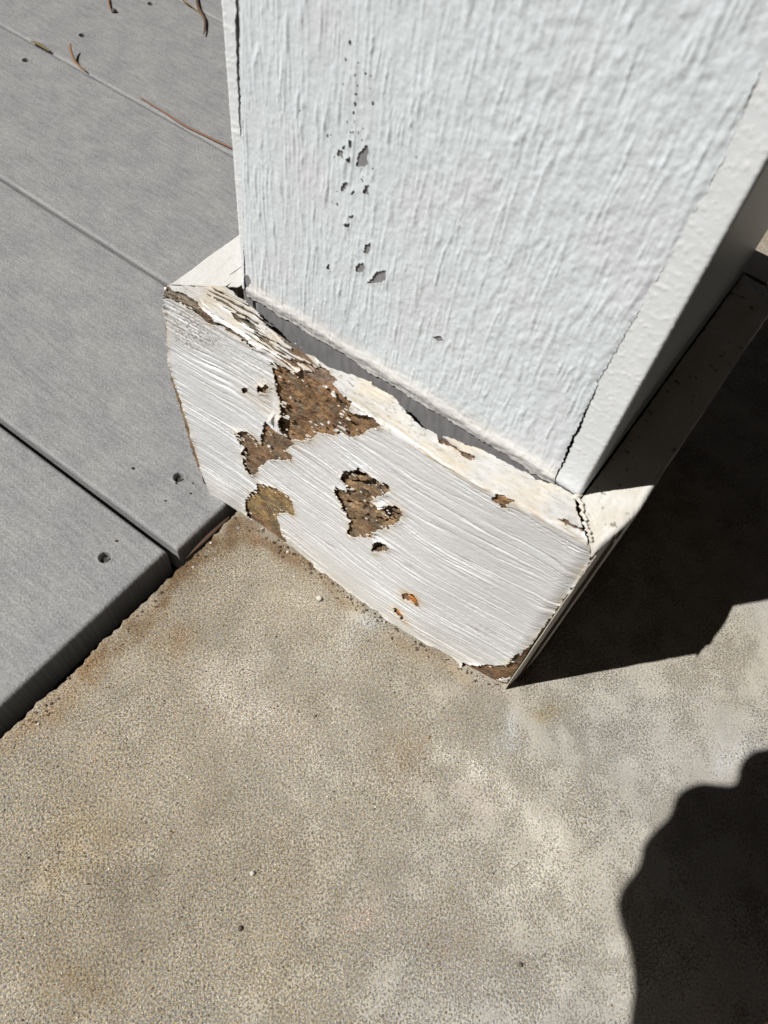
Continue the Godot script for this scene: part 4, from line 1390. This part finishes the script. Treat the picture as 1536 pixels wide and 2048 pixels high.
func photographer(eye: Vector3, right: Vector3, down: Vector3, fwd: Vector3) -> void:
	var t0 := Time.get_ticks_msec()
	var at := func(r: float, d: float, b: float) -> Vector3: return eye + (right * r + down * d - fwd * b) * MM
	# the phone, screen towards the person
	var phone := thing("smartphone", "dark smartphone held over the slab in both hands", "phone", at.call(-22, 60, 8))
	phone.basis = Basis(right, -down, -fwd)
	var slab := CSGPolygon3D.new()
	var pts := PackedVector2Array()
	for c in [[27, 64, 0], [-27, 64, 1], [-27, -64, 2], [27, -64, 3]]:
		for k in 7:
			var a: float = (c[2] * 90.0 + k * 15.0) * PI / 180.0
			pts.append(Vector2(c[0] + 9.0 * cos(a), c[1] + 9.0 * sin(a)) * MM)
	slab.polygon = pts
	slab.depth = 0.0075
	slab.material = mat(Color(0.02, 0.021, 0.024), 0.3)
	slab.name = "body"
	phone.add_child(slab, true)
	slab.position.z = 0.00375
	var glass := put("screen", box(Vector3(-0.033, -0.07, 0.0038), Vector3(0.033, 0.07, 0.0042)), mat(Color(0.01, 0.01, 0.012), 0.08), phone)
	glass.position = Vector3(0, 0, 0.004)
	for e in [[8.0, 58.0], [22.0, 38.0]]:
		var cy := CylinderMesh.new()
		cy.top_radius = 0.006
		cy.bottom_radius = 0.0065
		cy.height = 0.0015
		var l := put("lens_ring", cy, mat(Color(0.03, 0.03, 0.03), 0.2), phone)
		l.transform = Transform3D(Basis(Vector3(1, 0, 0), PI / 2), Vector3(e[0] * MM, e[1] * MM, -0.0046))
	var who := thing("person", "person crouching behind the camera with both hands on a phone", "person", Vector3(0.4, 0, 0.6))
	var holder := -who.position
	var skin := mat(Color(0.42, 0.25, 0.17), 0.55)
	skin.subsurf_scatter_enabled = false
	# joints
	var pelvis := Vector3(0.42, 0.33, 0.67)
	var waist := Vector3(0.38, 0.44, 0.62)
	var chest := Vector3(0.30, 0.55, 0.54)
	var neck := Vector3(0.235, 0.63, 0.475)
	var head := Vector3(0.175, 0.715, 0.415)
	var sh := [Vector3(0.13, 0.585, 0.635), Vector3(0.40, 0.585, 0.40)]
	var hip := [Vector3(0.35, 0.32, 0.74), Vector3(0.50, 0.32, 0.61)]
	var knee := [Vector3(0.13, 0.075, 0.54), Vector3(0.335, 0.45, 0.285)]
	var ankle := [Vector3(0.37, 0.07, 0.83), Vector3(0.325, 0.085, 0.243)]
	var toe := [Vector3(0.43, 0.035, 0.93), Vector3(0.19, 0.03, 0.086)]
	var elbow: Array = [at.call(-165, 215, 95), at.call(121, 215, 95)]
	var wrist: Array = [at.call(-90, 112, 56), at.call(46, 162, 62)]
	# body: head, neck, trunk, limbs as one surface
	var b: Array = [[pelvis, waist, 0.115, 0.105], [waist, chest, 0.105, 0.12], [chest, neck, 0.09, 0.055], [neck, head - Vector3(0, 0.04, 0), 0.052, 0.058],
		[head + Vector3(0.015, 0.02, 0.012), head + Vector3(-0.01, -0.05, -0.01), 0.088, 0.06], [head + Vector3(-0.05, -0.055, -0.055), head + Vector3(-0.03, -0.07, -0.035), 0.035, 0.04],
		[head + Vector3(-0.068, -0.005, -0.062), head + Vector3(-0.078, -0.03, -0.07), 0.010, 0.014],
		[head + Vector3(-0.05, 0.0, 0.062), head + Vector3(-0.045, -0.03, 0.06), 0.014, 0.012], [head + Vector3(0.07, 0.0, -0.05), head + Vector3(0.065, -0.03, -0.045), 0.014, 0.012],
		[sh[0], sh[1], 0.06, 0.06], [chest, sh[0], 0.09, 0.055], [chest, sh[1], 0.09, 0.055]]
	for s in 2:
		b.append_array([[sh[s], elbow[s], 0.052, 0.041], [elbow[s], wrist[s], 0.042, 0.027],
			[pelvis, hip[s], 0.11, 0.095], [hip[s], knee[s], 0.09, 0.06], [knee[s], ankle[s], 0.056, 0.04], [ankle[s], toe[s], 0.04, 0.03]])
	var body := put("body", net(b, 0.012, 0.03), skin, who)
	body.position = holder
	# hands, each on a finer grid, joined to the wrist
	for s in 2:
		var m := func(v: Array) -> Vector3: return at.call(v[0] + 4.0 if s == 0 else -44.0 - v[0], v[1] + 50.0 * s, v[2] + 6.0 * s)
		var fingers: Array = [
			[[-82, 2, 37], [-67, -37, 10], [-50, -26, -4], [-38, -15, -5], 11.5, 8.0],
			[[-99, 24, 39], [-95, -19, 10], [-74, -12, -5], [-50, -8, -5], 11.5, 8.2],
			[[-106, 42, 39], [-106, 1, 10], [-84, 5, -5], [-60, 9, -5], 11.0, 8.0],
			[[-114, 61, 36], [-113, 22, 10], [-92, 24, -4], [-72, 28, -5], 10.5, 7.4]]
		var h: Array = []
		for f in fingers:
			h.append([m.call(f[0]), m.call(f[1]), f[4] * 1.1 * MM, f[4] * MM])
			h.append([m.call(f[1]), m.call(f[2]), f[4] * MM, (f[5] + 1.0) * MM])
			h.append([m.call(f[2]), m.call(f[3]), (f[5] + 0.8) * MM, f[5] * MM])
			h.append([m.call(f[0]), wrist[s], 0.0135, 0.022])
		h.append([m.call([-72, 78, 52]), m.call([-54, 58, 34]), 0.018, 0.013])
		h.append([m.call([-54, 58, 34]), m.call([-40, 36, 22]), 0.0125, 0.009])
		h.append([m.call([-72, 78, 52]), wrist[s], 0.018, 0.024])
		h.append([wrist[s], wrist[s].lerp(elbow[s], 0.25), 0.026, 0.030])
		put("hand", net(h, 0.0035, 0.011), skin, who).position = holder
	# clothes over the body
	var cloth := mat(Color(0.06, 0.075, 0.10), 0.9)
	var shirt: Array = [[pelvis, waist, 0.124, 0.115], [waist, chest, 0.115, 0.13], [chest, neck.lerp(chest, 0.35), 0.10, 0.075], [sh[0], sh[1], 0.068, 0.068], [chest, sh[0], 0.1, 0.064], [chest, sh[1], 0.1, 0.064]]
	for s in 2:
		shirt.append([sh[s], elbow[s], 0.063, 0.053])
		shirt.append([elbow[s], elbow[s].lerp(wrist[s], 0.6), 0.053, 0.042])
	put("shirt", net(shirt, 0.014, 0.03), cloth, who).position = holder
	var jeans: Array = []
	for s in 2: jeans.append_array([[pelvis, hip[s], 0.122, 0.105], [hip[s], knee[s], 0.1, 0.072], [knee[s], ankle[s].lerp(knee[s], 0.12), 0.068, 0.055]])
	put("trousers", net(jeans, 0.014, 0.03), mat(Color(0.04, 0.05, 0.075), 0.95), who).position = holder
	for s in 2:
		var heel: Vector3 = ankle[s] + (ankle[s] - toe[s]).normalized() * 0.03
		heel.y = 0.035
		var t: Vector3 = toe[s]
		put("shoe", net([[heel, heel.lerp(t, 0.55), 0.036, 0.042], [heel.lerp(t, 0.55), t, 0.042, 0.030], [ankle[s], heel.lerp(t, 0.35), 0.045, 0.04], [heel, heel.lerp(t, 0.55) - Vector3(0, 0.004, 0), 0.035, 0.036]], 0.008, 0.02), mat(Color(0.42, 0.21, 0.06), 0.7), who).position = holder
	var hair: Array = [[head + Vector3(0.03, 0.035, 0.025), head + Vector3(0.045, -0.03, 0.035), 0.083, 0.07], [head + Vector3(-0.01, 0.05, -0.01), head + Vector3(0.03, 0.04, 0.03), 0.07, 0.08]]
	put("hair", net(hair, 0.010, 0.02), mat(Color(0.05, 0.03, 0.018), 0.6), who).position = holder
	print("person ", Time.get_ticks_msec() - t0)
